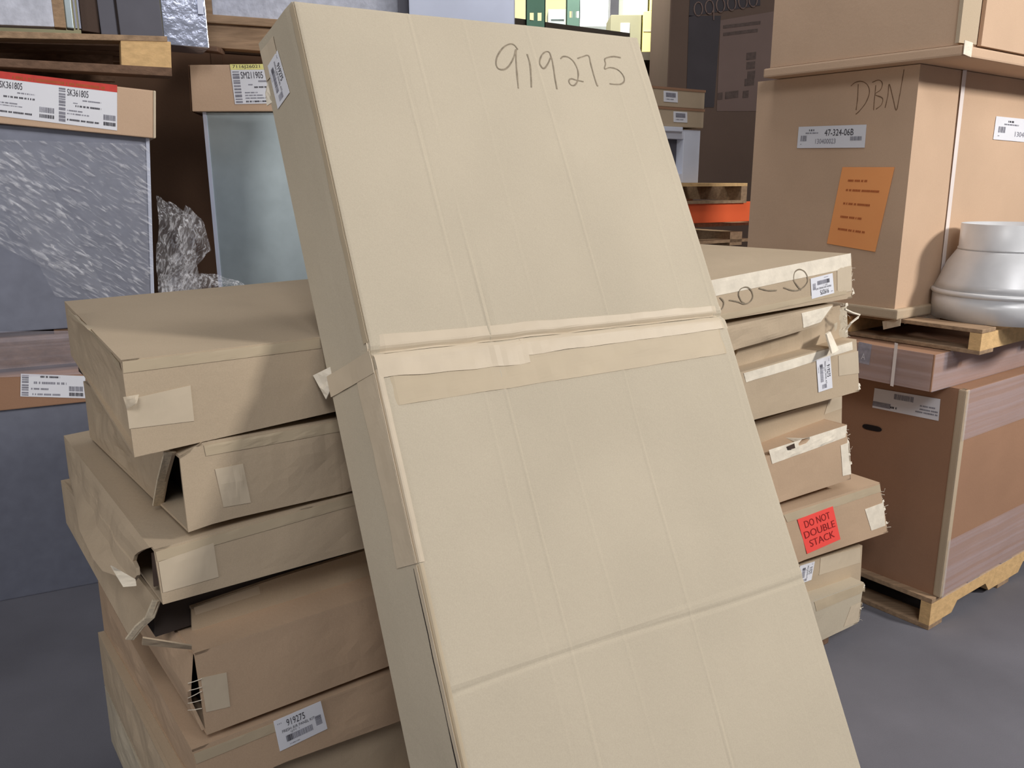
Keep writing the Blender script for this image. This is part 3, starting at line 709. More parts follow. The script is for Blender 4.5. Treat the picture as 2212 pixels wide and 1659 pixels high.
# pallet carrying the tall crate
PC = V((1.508, 2.680, 0))
pallet('wooden pallet between the low case and the tall strapped crate', G(PC, 0, 0, 1.002), GS*1.15, GW*.95, .083, m=M_WOOD, mend=M_WOODP)
KC = V((1.314, 2.89, 0)); CZ0, CZ1 = 1.087, 1.915
rc = thing('tall_crate', 'tall brown cardboard crate with white strap, orange paper and DBN scrawl', 'crate', KC+GS*.5+GW*.3+UZ*CZ0)
crate_body(rc, KC, CZ0, CZ1, 1.1, .632, M_KRAFT3)
CE = lambda x, y: pln(x, y, KC, GS)
CF = lambda x, y: pln(x, y, KC, GW)
L47 = [('t', '47-324-06B', .41, .55, .83, .84), ('t', '130400023', .28, .20, .58, .42, M_GREYINK), ('line', .12, .66, .32, .72, M_GREYINK), ('line', .17, .78, .25, .86, M_INK), ('bars', .05, .32, .14, .58, 6, M_GREYINK), ('bars', .79, .32, .95, .50, 12, M_GREYINK), ('line', .05, .16, .07, .19, M_INK)]
label(rc, 'label', quadpx([(1726, 274), (1872, 269), (1868, 319), (1722, 320)], CE), L47, NE*3)
label(rc, 'label', quadpx([(2151, 251), (2297, 266), (2292, 314), (2144, 301)], CF), L47, NB*3)
pq = quadpx([(1820, 361), (1933, 361), (1891, 544), (1787, 526)], CE)
label(rc, 'orange_paper', pq, [('line', .17, .82, .55, .845, M_ORANGEINK), ('line', .17, .70, .82, .725, M_ORANGEINK), ('line', .17, .53, .72, .555, M_ORANGEINK), ('line', .17, .36, .62, .385, M_ORANGEINK), ('line', .17, .20, .72, .225, M_ORANGEINK)], NE*4, M_ORANGE)
DBN = [[(1838, 186), (1848, 178), (1862, 176), (1874, 184), (1878, 200), (1870, 222), (1856, 240), (1848, 247)], [(1854, 182), (1852, 215), (1849, 238)],
       [(1892, 184), (1889, 212), (1887, 238)], [(1884, 178), (1898, 173), (1906, 180), (1902, 194), (1890, 204), (1906, 212), (1904, 226), (1892, 236)],
       [(1912, 233), (1918, 206), (1921, 182), (1929, 212), (1936, 238), (1942, 214), (1948, 180), (1953, 150)]]
strokes(rc, 'handwriting', DBN, lambda x, y: hug(rc, CE(x, y), NE), NE, .0035, M_PENCIL2)
patch_part('strap', quadpx([(2077, 152), (2085, 152), (2031, 632), (2024, 632)], CF), M_STRAP, rc, NB*.006, 1, 12, GW*.001)
mb = MB(); mb.box(G(KC, -.015, -.02, CZ0-.001), GS*1.12, GW*.65, UZ*.035); mb.build('base_tray', M_KRAFT2, rc, bevel=.006)
scrap(rc, [CF(1960, 680), CF(2035, 662), CF(2030, 690), CF(1955, 700)], NB, M_PALE, .01, .003, 'torn_flap', 3)
scrap(rc, [CE(1906, 694), CE(1946, 688), CE(1944, 704), CE(1908, 712)], NE*1.0, M_TAPE, .003, .002, 'tape', 5)
# upper crate
KU = V((1.356, 2.717, 0)); UZ0 = 1.917
ru = thing('top_crate', 'upper cardboard crate with projecting bottom rim, overhanging the tall strapped crate', 'crate', KU+GS*.5+GW*.3+UZ*UZ0)
mb = MB(); mb.box(G(KU, 0, 0, UZ0), GS*1.2, GW*.72, UZ*.032); mb.build('rim', M_KRAFT3, ru, bevel=.006)
crate_body(ru, G(KU, .012, .02, 0), UZ0+.034, 2.75, 1.16, .68, M_KRAFT3)
mb = MB(); mb.solid(coons([G(KU, .0, .012, 1.955), G(KU, .085, .0, 1.955)], [G(KU, .0, .012, 2.75), G(KU, .105, .0, 2.75)], [G(KU, .0, .012, 1.955), G(KU, .0, .012, 2.75)], [G(KU, .085, .0, 1.955), G(KU, .105, .0, 2.75)], 3, 10), GW*.012); mb.build('corner_post', M_KRAFT2, ru)
mb = MB(); mb.solid(coons([G(KU, .115, .0, 1.955), G(KU, 1.17, .0, 1.955)], [G(KU, .135, .0, 2.75), G(KU, 1.17, .0, 2.75)], [G(KU, .115, .0, 1.955), G(KU, .135, .0, 2.75)], [G(KU, 1.17, .0, 1.955), G(KU, 1.17, .0, 2.75)], 6, 6), GW*.012); mb.build('side_flap', M_KRAFT3, ru)
scrap(ru, [G(KU, .0, -.006, 1.96), G(KU, .05, -.006, 1.957), G(KU, .045, -.008, 1.915), G(KU, -.004, -.008, 1.92)], NB, M_PALE, .004, .002, 'tape', 3)

# ------------------------------------------------------------------ the sheet-metal reducer
CC = ZP(2163, 684, 1.087); RB, RT = .226, .160
co = thing('duct_reducer', 'galvanised cone-shaped duct reducer standing on the pallet ledge', 'duct reducer', V((CC.x, CC.y, 1.0855)))
def lathe(prof, c, n=64):
    mb = MB(); P = [[V((c.x+r*math.cos(2*math.pi*i/n), c.y+r*math.sin(2*math.pi*i/n), z)) for i in range(n+1)] for r, z in prof]
    mb.grid(P); return mb
z0 = 1.0855
def coneprof(pts, th=.0015): return pts+[(r-th, z) for r, z in reversed(pts)]
def conepart(name, pts): 
    mb = lathe(coneprof(pts)+[pts[0]], CC); return mb.build(name, M_CONE, co, smooth=True)
conepart('base_collar', [(RB, z0), (RB+.001, z0+.05), (RB+.001, z0+.082)])
conepart('bead', [(RB+.001, z0+.082), (RB+.006, z0+.086), (RB+.007, z0+.091), (RB+.006, z0+.096), (RB+.0, z0+.100)])
conepart('taper', [(RB, z0+.099), (RB-.012, z0+.125), (RT+.030, z0+.19), (RT+.006, z0+.228), (RT, z0+.236)])
conepart('top_collar', [(RT+.003, z0+.234), (RT+.003, z0+.24), (RT, z0+.242), (RT, z0+.322)])

# ------------------------------------------------------------------ left-hand sheet-metal units
Y1 = 3.2; Y2 = 3.9
def fhex(name, px, Y, dy, m, parent, bev=.004):
    """front outline bl, br, tr, tl seen at depth Y, carried straight back by dy"""
    q = [YP(x, y, Y) for x, y in px]; d = DY*dy
    mb = MB(); mb.hexa([q[0], q[1], q[1]+d, q[0]+d, q[3], q[2], q[2]+d, q[3]+d]); return mb.build(name, m, parent, bevel=bev)
def fsheet(name, px, Y, m, parent, off, nu=30, nv=30, amp=.0, seed=0., sc=20, smooth=True):
    tl, tr, br, bl = [YP(x, y, Y)+NF*off for x, y in px]
    mb = MB(); mb.grid(coons([bl, br], [tl, tr], [bl, tl], [br, tr], nu, nv, crumple(amp, sc, seed), NF)); return mb.build(name, m, parent, smooth=smooth)
NF = V((0, -1, 0)); DX, DY = V((1, 0, 0)), V((0, 1, 0))
YA = math.radians(27); ue = V((math.cos(YA), math.sin(YA), 0)); un = V((-math.sin(YA), math.cos(YA), 0)); UP0 = V((-1.36, 3.2, 0))
YP_keep, NF_keep = YP, NF
def YP(x, y, Y): return pln(x, y, UP0+un*(Y-3.2), un)       # the far-left units stand turned to the aisle
DY, DX, NF = un, ue, -un
# lowest unit on the floor
u0 = thing('metal_cabinet', 'dark lower sheet-metal cabinet standing on the floor at far left', 'cabinet', V((UP0.x, UP0.y, 0))-ue*.6+DY*.4)
zt_ = YP(150, 870, Y1+.02).z; a = V((UP0.x, UP0.y, 0))+un*.02+ue*.03
mb = MB(); mb.box(a-ue*1.25, ue*1.25, un*.8, UZ*zt_); mb.build('body', M_GALV, u0, bevel=.004)
zc_ = YP(150, 800, Y1).z; a = V((UP0.x, UP0.y, zt_+.001))+ue*.05
mb = MB(); mb.box(a-ue*1.30, ue*1.30, un*.84, UZ*(zc_-zt_)); mb.build('cap', M_KRAFT4, u0, bevel=.004)
label(u0, 'label', quadpx([(45, 807), (184, 812), (186, 860), (44, 856)], lambda x, y: YP(x, y, Y1)), [('ladder', .02, .05, .12, .95, 7, M_GREYINK), ('t', 'A', 2, 2, 2.01, 2.01)][:1]+[('line', .30, .86, .60, .94, M_INK), ('line', .20, .58, .70, .68, M_GREYINK), ('line', .16, .32, .42, .40, M_GREYINK), ('bars', .74, .30, .96, .52, 14, M_GREYINK), ('bars', .74, .08, .96, .24, 14, M_INK), ('line', .18, .08, .60, .16, M_GREYINK)], NF)
p1 = V((UP0.x, UP0.y, zc_+.001))+ue*.04; p0 = p1-ue*1.26
pb = pallet('pallet veiled in lilac film between the two far-left cabinets', p0+DY*.03+UZ*.001, (p1-p0)*1.0, DY*.78, .15, m=M_WOODD)
fsheet('film_band', [(-420, 720), (345, 712), (347, 802), (-420, 830)], Y1, M_FILMP, pb, .004, 60, 14, .014, 3, 12)
u1 = thing('metal_cabinet', 'upper sheet-metal cabinet at far left draped in shiny crinkled film', 'cabinet', YP(0, 705, Y1)+DY*.4)
zq_ = p1.z+.152; qs = [YP(336, 708, Y1+.02), YP(322, 292, Y1+.02), YP(-440, 236, Y1+.02)]; qs[0].z = zq_; q0_ = qs[0]-ue*1.2; d = DY*.8
mb = MB(); mb.hexa([q0_, qs[0], qs[0]+d, q0_+d, qs[2], qs[1], qs[1]+d, qs[2]+d]); mb.build('body', M_GALV, u1, bevel=.004)
mb = MB(); a, b2 = YP(328, 700, Y1+.016), YP(315, 292, Y1+.016); mb.box(a, DX*.012, DY*.006, b2-a); mb.build('edge_flange', M_GALVW, u1)
fsheet('film', [(-60, 300), (322, 312), (333, 655), (120, 640)], Y1+.02, M_FILM, u1, .012, 120, 120, .010, 5, 18)
fsheet('film', [(-60, 330), (70, 330), (240, 650), (-60, 500)], Y1+.02, M_FILM, u1, .020, 90, 90, .010, 15, 18)
# cardboard cap with the double label
u1c = thing('cap_tray', 'cardboard cap tray with red-topped double SK361805 label on the film-draped cabinet', 'tray', YP(0, 265, Y1)+DY*.4)
fhex('body', [(-460, 222), (336, 299), (336, 196), (-460, 105)], Y1-.02, .88, M_KRAFT3, u1c)
fhex('edge_strip', [(331, 299), (337, 299), (337, 196), (331, 195)], Y1-.024, .006, M_TAPE, u1c)
CL = lambda x, y: YP(x, y, Y1-.02)
SK = [('rect', .0, .84, 1.0, 1.0, M_REDBAND), ('line', .12, .87, .90, .93, M_ORANGEINK), ('t', 'SK361805', .02, .64, .20, .79), ('line', .16, .55, .30, .58, M_GREYINK), ('line', .05, .44, .30, .48, M_INK), ('line', .02, .30, .16, .33, M_GREYINK), ('line', .02, .25, .20, .27, M_GREYINK), ('line', .02, .10, .28, .14, M_INK), ('bars', .34, .20, .46, .32, 14, M_GREYINK), ('bars', .34, .08, .46, .16, 14, M_INK),
      ('ladder', .50, .05, .555, .80, 11, M_GREYINK), ('t', 'SK361805', .57, .64, .75, .79), ('line', .70, .55, .86, .58, M_GREYINK), ('line', .62, .48, .66, .50, M_GREYINK), ('line', .64, .41, .86, .45, M_INK), ('line', .57, .30, .70, .33, M_GREYINK), ('line', .57, .23, .76, .26, M_GREYINK), ('line', .57, .09, .84, .13, M_INK), ('bars', .88, .20, .99, .32, 14, M_GREYINK), ('bars', .88, .08, .99, .16, 14, M_INK)]
label(u1c, 'label', quadpx([(-6, 153), (253, 184), (253, 282), (-6, 250)], CL), SK, NF)
# pallet on top: dark opening, end block at the right
pa, pb_ = YP(-460, 62, Y1), YP(371, 165, Y1)
pt = thing('pallet', 'weathered wooden pallet with a pale end block on top of the labelled cap tray', 'pallet', lerp(pa, pb_, .5)+DY*.4-UZ*(lerp(pa, pb_, .5).z-pb_.z))
for px, m, y0, dy, nm in (([(-460, 118), (372, 165), (371, 146), (-460, 100)], M_WOODD, 0, .10, 'bottom_board'), ([(-460, 72), (362, 90), (361, 78), (-460, 52)], M_WOOD, 0, .10, 'deck_board'),
                      ([(262, 142), (371, 153), (369, 90), (260, 82)], M_WOODP, .003, .09, 'end_block')):
    fhex(nm, px, Y1+y0, dy, m, pt, .003)
q0 = YP(-460, 72, Y1).z
for k in range(1, 6):
    a, b2 = YP(-460, 52, Y1), YP(361, 78, Y1); a = a+DY*(.16*k-.02)-UZ*.02; b2 = b2+DY*(.16*k-.02)-UZ*.02
    mb = MB(); mb.box(a, b2-a, DY*.12, UZ*.018); mb.build('deck_board', M_WOODD, pt)
a, b2 = YP(-460, 112, Y1), YP(260, 145, Y1)
mb = MB(); mb.box(a+DY*.40-UZ*.01, b2-a, DY*.04, UZ*.10); mb.build('stringer', M_WOODD, pt)
mb = MB(); mb.box(a+DY*.78-UZ*.01, b2-a, DY*.04, UZ*.10); mb.build('stringer', M_WOODD, pt)
for k, (x0, x1) in enumerate(((-460, -370), (-150, -60))): fhex('end_block', [(x0, 120+k*14), (x1, 125+k*14), (x1, 68+k*8), (x0, 62+k*8)], Y1+.004, .09, M_WOODD, pt)
# things standing on that pallet (they go on above the frame)
def tall(name, lbl, cat, px0, px1, yb, Y, dy, m, h=.7, lean=0., parts=None, group=None):
    a, b2 = YP(px0, yb[0], Y), YP(px1, yb[1], Y); d = DY*dy; up = V((lean, 0, h))
    zb = min(a.z, b2.z)
    t = thing(name, lbl, cat, (lerp(a, b2, .5)+d*.5)*1.0-UZ*(lerp(a, b2, .5).z-zb), group)
    mb = MB(); mb.hexa([a, b2, b2+d, a+d, a+up, b2+up, b2+d+up, a+d+up]); mb.build('body', m, t, bevel=.003)
    return t, a, b2, up
t, a, b2, up = tall('lined_panel', 'white fibre-lined panel with wooden edge at the top left corner', 'panel', -420, 118, (38, 58), Y1+.06, .06, M_FIBRE, parent if False else .7)
mb = MB(); mb.hexa([b2, b2+DX*.036, b2+DX*.036+DY*.06, b2+DY*.06, b2+up, b2+DX*.036+up, b2+DX*.036+DY*.06+up, b2+DY*.06+up]); mb.build('edge_batten', M_WOOD, t)
t, a, b2, up = tall('steel_upright', 'grey galvanised steel channel standing beside the lined panel', 'channel', 144, 160, (60, 62), Y1+.08, .05, M_GALV2)
for k in (.028, .040):
    mb = MB(); mb.box(a+DX*k-DY*.004, DX*.006, DY*.03, up); mb.build('rib', M_GALV, t)
tall('brown_sleeve', 'dull brown cardboard sleeve next to the steel channel', 'sleeve', 177, 217, (66, 72), Y1+.10, .1, M_KDIM)
t, a, b2, up = tall('grey_case', 'dark grey flat case standing on the weathered pallet', 'case', 219, 354, (74, 84), Y1+.09, .25, M_DGREY, lean=-.02)
mb = MB(); mb.box(a+DX*.055-DY*.003, DX*.008, DY*.004, up*.99); mb.build('seam', M_HOLE, t)
t, a, b2, up = tall('foil_duct', 'shiny foil-faced duct section beside the grey case', 'duct', 356, 452, (96, 104), Y1+.40, .2, M_FOIL, lean=-.01)
mb = MB(); mb.box(YP(428, 30, Y1+.39), DX*.022, DY*.008, UZ*.5); mb.build('edge_strip', M_GALVW, t)

YP, NF, DX, DY = YP_keep, NF_keep, V((1, 0, 0)), V((0, 1, 0))
# second unit
u2 = thing('metal_cabinet', 'plain sheet-metal cabinet behind the stack, beside the leaning carton', 'cabinet', YP(600, 1100, Y2)+V((0, .4, 0)))
zf = V((0, 0, 0))
q = [YP(488, 900, Y2), YP(800, 900, Y2), YP(790, 242, Y2), YP(440, 242, Y2)]
q[0] = V((q[0].x+.03, Y2, .12)); q[1] = V((q[1].x, Y2, .12))
mb = MB(); d = V((0, .8, 0)); mb.hexa([q[0], q[1], q[1]+d, q[0]+d, q[3], q[2], q[2]+d, q[3]+d]); mb.build('body', M_GALV2, u2, bevel=.004)
mb = MB(); mb.hexa([q[0]+V((-.004, -.004, 0)), q[0]+V((.012, -.004, 0)), q[0]+V((.012, .02, 0)), q[0]+V((-.004, .02, 0)), q[3]+V((-.004, -.004, 0)), q[3]+V((.012, -.004, 0)), q[3]+V((.012, .02, 0)), q[3]+V((-.004, .02, 0))]); mb.build('edge_flange', M_GALVW, u2)
for k in (0, .5, 1):
    mb = MB(); mb.box(V((lerp(q[0].x, q[1].x-.1, k), Y2, 0)), V((.1, 0, 0)), V((0, .8, 0)), V((0, 0, .118))); mb.build('runner', M_WOODD, u2)
u2c = thing('cap_tray', 'cardboard cap tray with yellow-topped SM211905 label on the plain cabinet', 'tray', YP(600, 242, Y2)+V((0, .4, 0)))
fhex('body', [(415, 241), (800, 240), (795, 138), (409, 140)], Y2-.03, .88, M_KRAFT3, u2c)
mb = MB(); a = YP(409, 140, Y2-.03); b2 = YP(415, 241, Y2-.03)
mb.quad(a+V((-.004, 0, 0)), b2+V((-.004, 0, 0)), b2+V((-.06, .3, 0)), a+V((-.05, .3, .0))); mb.build('side_flap', M_KRAFT4, u2c)
SM = [('rect', 0, .86, 1, 1, M_YELBAND), ('t', '7116J26021', .05, .88, .62, .98), ('ladder', .03, .03, .17, .82, 11, M_GREYINK), ('t', 'SM211905', .20, .64, .66, .81), ('line', .55, .55, .95, .59, M_GREYINK), ('line', .33, .47, .42, .50, M_GREYINK), ('line', .45, .40, .95, .44, M_INK), ('line', .24, .27, .50, .30, M_GREYINK), ('line', .24, .20, .60, .23, M_GREYINK), ('line', .24, .13, .74, .16, M_GREYINK), ('line', .24, .04, .74, .08, M_INK), ('bars', .80, .05, .98, .22, 12, M_INK)]
label(u2c, 'label', quadpx([(497, 139), (600, 138), (612, 223), (508, 225)], lambda x, y: YP(x, y, Y2-.03)), SM, NF)
# rough pallet on it
pt2 = thing('pallet', 'rough splintered wooden pallet stacked above the yellow-labelled cap tray', 'pallet', YP(600, 110, Y2)+V((0, .3, 0)))
for px, m, yy, nm in (([(400, 98), (800, 128), (800, 78), (402, 46)], M_WOOD, .10, 'side_board'), ([(404, 46), (800, 72), (800, 56), (406, 27)], M_WOOD, .08, 'deck_board'), ([(372, 100), (470, 112), (470, 100), (372, 92)], M_WOODD, .04, 'bottom_board')):
    fhex(nm, px, Y2+yy, .10, m, pt2, .004)
for k in range(4):
    a, b2 = YP(404, 40, Y2+.25+.15*k), YP(800, 68, Y2+.25+.15*k); mb = MB(); mb.box(a, b2-a, V((0, .1, 0)), UZ*.02); mb.build('deck_board', M_WOODD, pt2)
for k in range(2):
    a, b2 = YP(404, 100, Y2+.45), YP(800, 128, Y2+.45); mb = MB(); mb.box(a+V((0, .33*k, .02)), b2-a, V((0, .04, 0)), UZ*.12); mb.build('stringer', M_WOODD, pt2)
t, a, b2, up = tall('lined_panel', 'white fibre-lined panel standing on the splintered pallet', 'panel', 460, 862, (42, 71), Y2+.10, .06, M_FIBRE)
mb = MB(); mb.hexa([a+V((-.035, 0, 0)), a, a+V((0, .06, 0)), a+V((-.035, .06, 0)), a+V((-.035, 0, 0))+up, a+up, a+V((0, .06, 0))+up, a+V((-.035, .06, 0))+up]); mb.build('edge_batten', M_WOOD, t)
# filler carton added behind so the gap stays dark
bc = thing('tall_carton', 'added filler carton keeping the gap between the two sheet-metal cabinets dark', 'carton', V((-1.7, 5.0, 0)))
mb = MB(); mb.box(V((-2.6, 4.85, 0)), V((2.3, 0, 0)), V((0, .6, 0)), UZ*2.3); mb.build('body', M_KRAFT4, bc, bevel=.01)
mb = MB(); mb.box(V((-1.62, 4.843, 0)), V((.06, 0, 0)), V((0, .006, 0)), UZ*2.29); mb.build('tape', M_KRAFT4, bc)
# loose wad of film between the cabinets
wad = thing('film_wad', 'crumpled wad of clear film hanging in the gap between the cabinets', 'film', YP(400, 640, 3.45))
def wadsheet(px, Y0, dY, seed, amp):
    L_, R_ = px; n = len(L_)
    rows = []
    for j in range(n*6-5):
        k = min(n-2, j//6); f = j/6-k
        l = lerp(V((*L_[k], 0)), V((*L_[k+1], 0)), f); r = lerp(V((*R_[k], 0)), V((*R_[k+1], 0)), f); row = []
        for i in range(19):
            x = lerp(l.x, r.x, i/18); y = lerp(l.y, r.y, i/18)
            p = YP(x, y, Y0+dY*i/18)
            p = p+V((.3, -1, .3))*amp*(noise.noise(p*16+V((seed, 0, 0)))+.6*abs(noise.noise(p*38+V((0, seed, 0)))))
            row.append(p)
        rows.append(row)
    mb = MB(); mb.grid(rows); mb.build('film_fold', M_FILMW, wad, smooth=True)
wadsheet(([(336, 420), (345, 480), (338, 560), (344, 640)], [(372, 440), (420, 470), (425, 570), (440, 640)]), 3.35, .15, 1, .06)
wadsheet(([(400, 440), (384, 520), (360, 590), (345, 645)], [(440, 480), (456, 540), (400, 610), (470, 650)]), 3.45, .1, 5, .07)
wadsheet(([(345, 590), (350, 610), (350, 650)], [(470, 592), (540, 618), (500, 650)]), 3.4, .15, 9, .06)
# ------------------------------------------------------------------ pale cabinet behind the leaning carton
u3 = thing('pale_cabinet', 'tall pale zinc cabinet rising behind the top edge of the leaning carton', 'cabinet', V((-.25, 4.2, 0)))
a, b2 = YP(884, 60, 3.9), YP(1112, 60, 3.9)
mb = MB(); mb.box(V((a.x, 3.9, 0)), V((b2.x-a.x, 0, 0)), V((0, .7, 0)), UZ*2.75); mb.build('body', M_GALVW, u3, bevel=.004)
mb = MB(); mb.box(V((a.x-.05, 3.93, 0)), V((.045, 0, 0)), V((0, .6, 0)), UZ*2.7); mb.build('side_flange', M_DGREY, u3, bevel=.003)

# ------------------------------------------------------------------ pallet rack behind
RA = math.radians(55); rs = V((math.sin(RA), math.cos(RA), 0)); rw = V((-math.cos(RA), math.sin(RA), 0))
R0 = V((.104, 4.2, 0)); RN = rw
def RP(x, y, w=0.): return pln(x, y, R0+rw*w, rw)
rk = thing('pallet_rack', 'green pallet rack frame with orange and dark shelf beams', 'rack', R0)
def upright(p, m, name, h=3.2, wdt=.09):
    # front face with two columns of teardrop slots: strips between the slots
    mb = MB(); xs = [0, .018, .036, .054, .072, wdt]; d = .004; n = int(h/.10)
    for i in (0, 2, 4): mb.box(p+V((xs[i], 0, 0)), V((xs[i+1]-xs[i], 0, 0)), V((0, d, 0)), UZ*h)
    for i in (1, 3):
        for k in range(n): mb.box(p+V((xs[i], 0, k*.10)), V((xs[i+1]-xs[i], 0, 0)), V((0, d, 0)), UZ*.065)
    for x in (0, wdt-.004): mb.box(p+V((x, 0, 0)), V((.004, 0, 0)), V((0, .07, 0)), UZ*h)
    return mb.build(name, m, rk)
upright(V((RP(1136, 30).x, 4.18, 0)), M_GREEN, 'upright')
upright(V((RP(1136, 30).x+.25, 5.25, 0)), M_MINT, 'upright', wdt=.08)
def beam(x0, x1, y0, y1, w, m, name='beam', th=.05):
    a, b2 = RP(x0, y0, w), RP(x1, y0, w); z0 = RP((x0+x1)/2, y1, w).z; z1 = RP((x0+x1)/2, y0, w).z
    mb = MB(); mb.box(V((a.x, a.y, z0)), V((b2.x-a.x, b2.y-a.y, 0)), rw*th, UZ*(z1-z0)); return mb.build(name, m, rk, bevel=.003)
beam(1100, 1362, 54, 86, .03, M_BEAMD)
beam(1150, 1680, 440, 486, .0, M_BEAMO)
beam(1150, 1680, 488, 500, .9, M_BEAMD)
oz = RP(1550, 440, 0).z
# pallet on the orange beam
po = RP(1300, 440, -.02); pe = RP(1612, 440, -.02)
rp = thing('pallet', 'pallet with pale boards resting on the orange rack beam', 'pallet', V((po.x, po.y, oz)))
ev = V((pe.x-po.x, pe.y-po.y, 0)); pz = oz+.002
for k in range(5):
    mb = MB(); mb.box(V((po.x, po.y, pz+.095))+rw*.22*k, ev, rw*.13, UZ*.018); mb.build('deck_board', M_WOODP if k == 0 else M_WOOD, rp)
for k in range(3):
    mb = MB(); mb.box(V((po.x, po.y, pz))+rw*.42*k, ev, rw*.10, UZ*.016); mb.build('bottom_board', M_WOOD, rp)
    mb = MB(); mb.box(V((po.x, po.y, pz+.016))+ev.normalized()*((ev.length-.05)*k/2), ev.normalized()*.05, rw*.95, UZ*.079); mb.build('stringer', M_WOOD, rp)
# pallet on the lower level
lp = thing('pallet', 'pale pallet edge just below the orange rack beam', 'pallet', V((po.x, po.y+.2, oz-.3)))
mb = MB(); a, b2 = RP(1300, 492, .1), RP(1620, 492, .1); mb.box(V((a.x, a.y, a.z-.02)), V((b2.x-a.x, b2.y-a.y, 0)), rw*.10, UZ*.018); mb.build('deck_board', M_WOOD, lp)
a, b2 = RP(1578, 494, .1), RP(1604, 494, .1); mb = MB(); mb.box(V((a.x, a.y, a.z-.10)), V((b2.x-a.x, b2.y-a.y, 0)), rw*.5, UZ*.08); mb.build('stringer', M_WOOD, lp)
a, b2 = RP(1330, 494, .1), RP(1360, 494, .1); mb = MB(); mb.box(V((a.x, a.y, a.z-.10)), V((b2.x-a.x, b2.y-a.y, 0)), rw*.5, UZ*.08); mb.build('stringer', M_WOOD, lp)
mb = MB(); a, b2 = RP(1300, 512, .1), RP(1620, 512, .1); mb.box(V((a.x, a.y, a.z-.07)), V((b2.x-a.x, b2.y-a.y, 0)), rw*.10, UZ*.018); mb.build('bottom_board', M_WOOD, lp)
# white framed appliance on the pallet
wa = thing('white_unit', 'white enamel unit with dark recessed front on the rack pallet', 'unit', RP(1470, 388, .05))
zt, zb = RP(1470, 280, .05).z, pz+.114
a, b2 = RP(1380, 330, .05), RP(1511, 330, .05); e1 = V((b2.x-a.x, b2.y-a.y, 0)); o = V((a.x, a.y, zb)); H = zt-zb; LE = e1.length; e1n = e1.normalized()
def wpart(nm, x0, x1, z0, z1, y0, y1, m): mb = MB(); mb.box(o+e1n*x0+rw*y0+UZ*z0, e1n*(x1-x0), rw*(y1-y0), UZ*(z1-z0)); mb.build(nm, m, wa, bevel=.003)
wpart('side_panel', LE-.13, LE, 0, H, 0, .4, M_WHITE); wpart('side_panel', 0, .10, 0, H, 0, .4, M_WHITE)
wpart('top_rail', .10, LE-.13, H-.05, H, 0, .4, M_WHITE); wpart('bottom_rail', .10, LE-.13, 0, .05, 0, .4, M_WHITE)
wpart('dark_front', .10, LE-.13, .05, H-.05, .05, .06, M_DGREY)
wpart('handle', LE-.40, LE-.16, H-.012, H+.012, -.02, 0, M_WHITE)
# two flat parts boxes on it
zz = zt+.012
for k, lbl in enumerate(('lower of the two flat tan boxes on the white unit', 'upper of the two flat tan boxes on the white unit')):
    fb = thing('flat_box', lbl, 'box', V((o.x, o.y, zz)), 'flat tan boxes on the rack')
    o2 = V((o.x, o.y, zz))+rw*(-.01)
    mb = MB(); mb.box(o2, e1n*(LE+.01), rw*.45, UZ*.098); mb.build('body', M_KRAFT2, fb, bevel=.004)
    mb = MB(); mb.box(o2+e1n*0+rw*-.003+UZ*.088, e1n*(LE+.012), rw*.46, UZ*.012); mb.build('lid_edge', M_KRAFT4, fb)
    x0 = LE-.27-.04*(1-k)*-1 if k == 0 else LE-.31
    lq = [o2+e1n*x0+UZ*.080, o2+e1n*(x0+.105)+UZ*.080, o2+e1n*(x0+.11)+UZ*.025, o2+e1n*(x0+.004)+UZ*.025]
    label(fb, 'label', lq, [('rect', .15, .45, .85, .85, M_GREYINK), ('line', .15, .2, .7, .3, M_GREYINK)], -rw)
    zz += .101
# ------------------------------------------------------------------ printed carton behind the rack, dimmed by its board colour
YB = 6.0
dk = thing('printed_carton', 'big dim brown carton with black printed band and lettering behind the rack', 'carton', V((1.6, YB+.4, 0)))
a, b2 = YP(1436, 300, YB), YP(1790, 300, YB)
mb = MB(); mb.box(V((a.x, YB, 0)), V((b2.x-a.x, 0, 0)), V((0, .8, 0)), UZ*3.1); mb.build('body', M_KDIM, dk, bevel=.01)
def flat(nm, px, m, off=.004): patch_part(nm, [YP(x, y, YB) for x, y in px], m, dk, V((0, -off, 0)))
M_BLK = mat('black_print', rgb(50, 46, 50), rough=.8, var=.1)
M_KD2 = mat('kraft_print_pale', rgb(92, 77, 73), rough=.85, var=.06, scale=4)
flat('printed_panel', [(1556, 44), (1700, 20), (1700, 240), (1548, 240)], M_KD2, .003)
flat('printed_band', [(1488, 34), (1640, 8), (1556, 40), (1540, 232), (1482, 232)][:1]+[(1557, 34), (1542, 232), (1482, 232)], M_BLK)
flat('printed_band', [(1492, -30), (1642, -30), (1642, 12), (1488, 36)], M_BLK, .004)
mb = MB()
for k, x in enumerate((1508, 1532, 1556, 1580, 1604, 1626)):
    y = 26-k*4; pts = [YP(x+9*math.cos(t*math.pi/8), y-6+15*math.sin(t*math.pi/8), YB)+V((0, -.007, 0)) for t in range(0, 17 if k < 5 else 12)]
    if k == 1: pts += [YP(x+9, y+22, YB)+V((0, -.007, 0))]
    mb.tube(pts, .005, 4)
mb.build('printed_letters', M_KD2, dk)['kind'] = 'stuff'
mb = MB()
for x0, x1, y in ((1562, 1642, 62), (1562, 1636, 78), (1550, 1560, 216), (1566, 1594, 214), (1604, 1616, 212), (1608, 1628, 186), (1612, 1632, 130), (1612, 1630, 150), (1614, 1630, 170)):
    p, q = YP(x0, y, YB), YP(x1, y-(x1-x0)*.12, YB); mb.box(p+V((0, -.006, 0)), q-p, V((0, .003, 0)), UZ*(.02 if y < 100 else .045))
mb.build('printed_lines', mat('faded_print', rgb(68, 57, 54), rough=.85, var=.2, scale=60), dk)['kind'] = 'stuff'

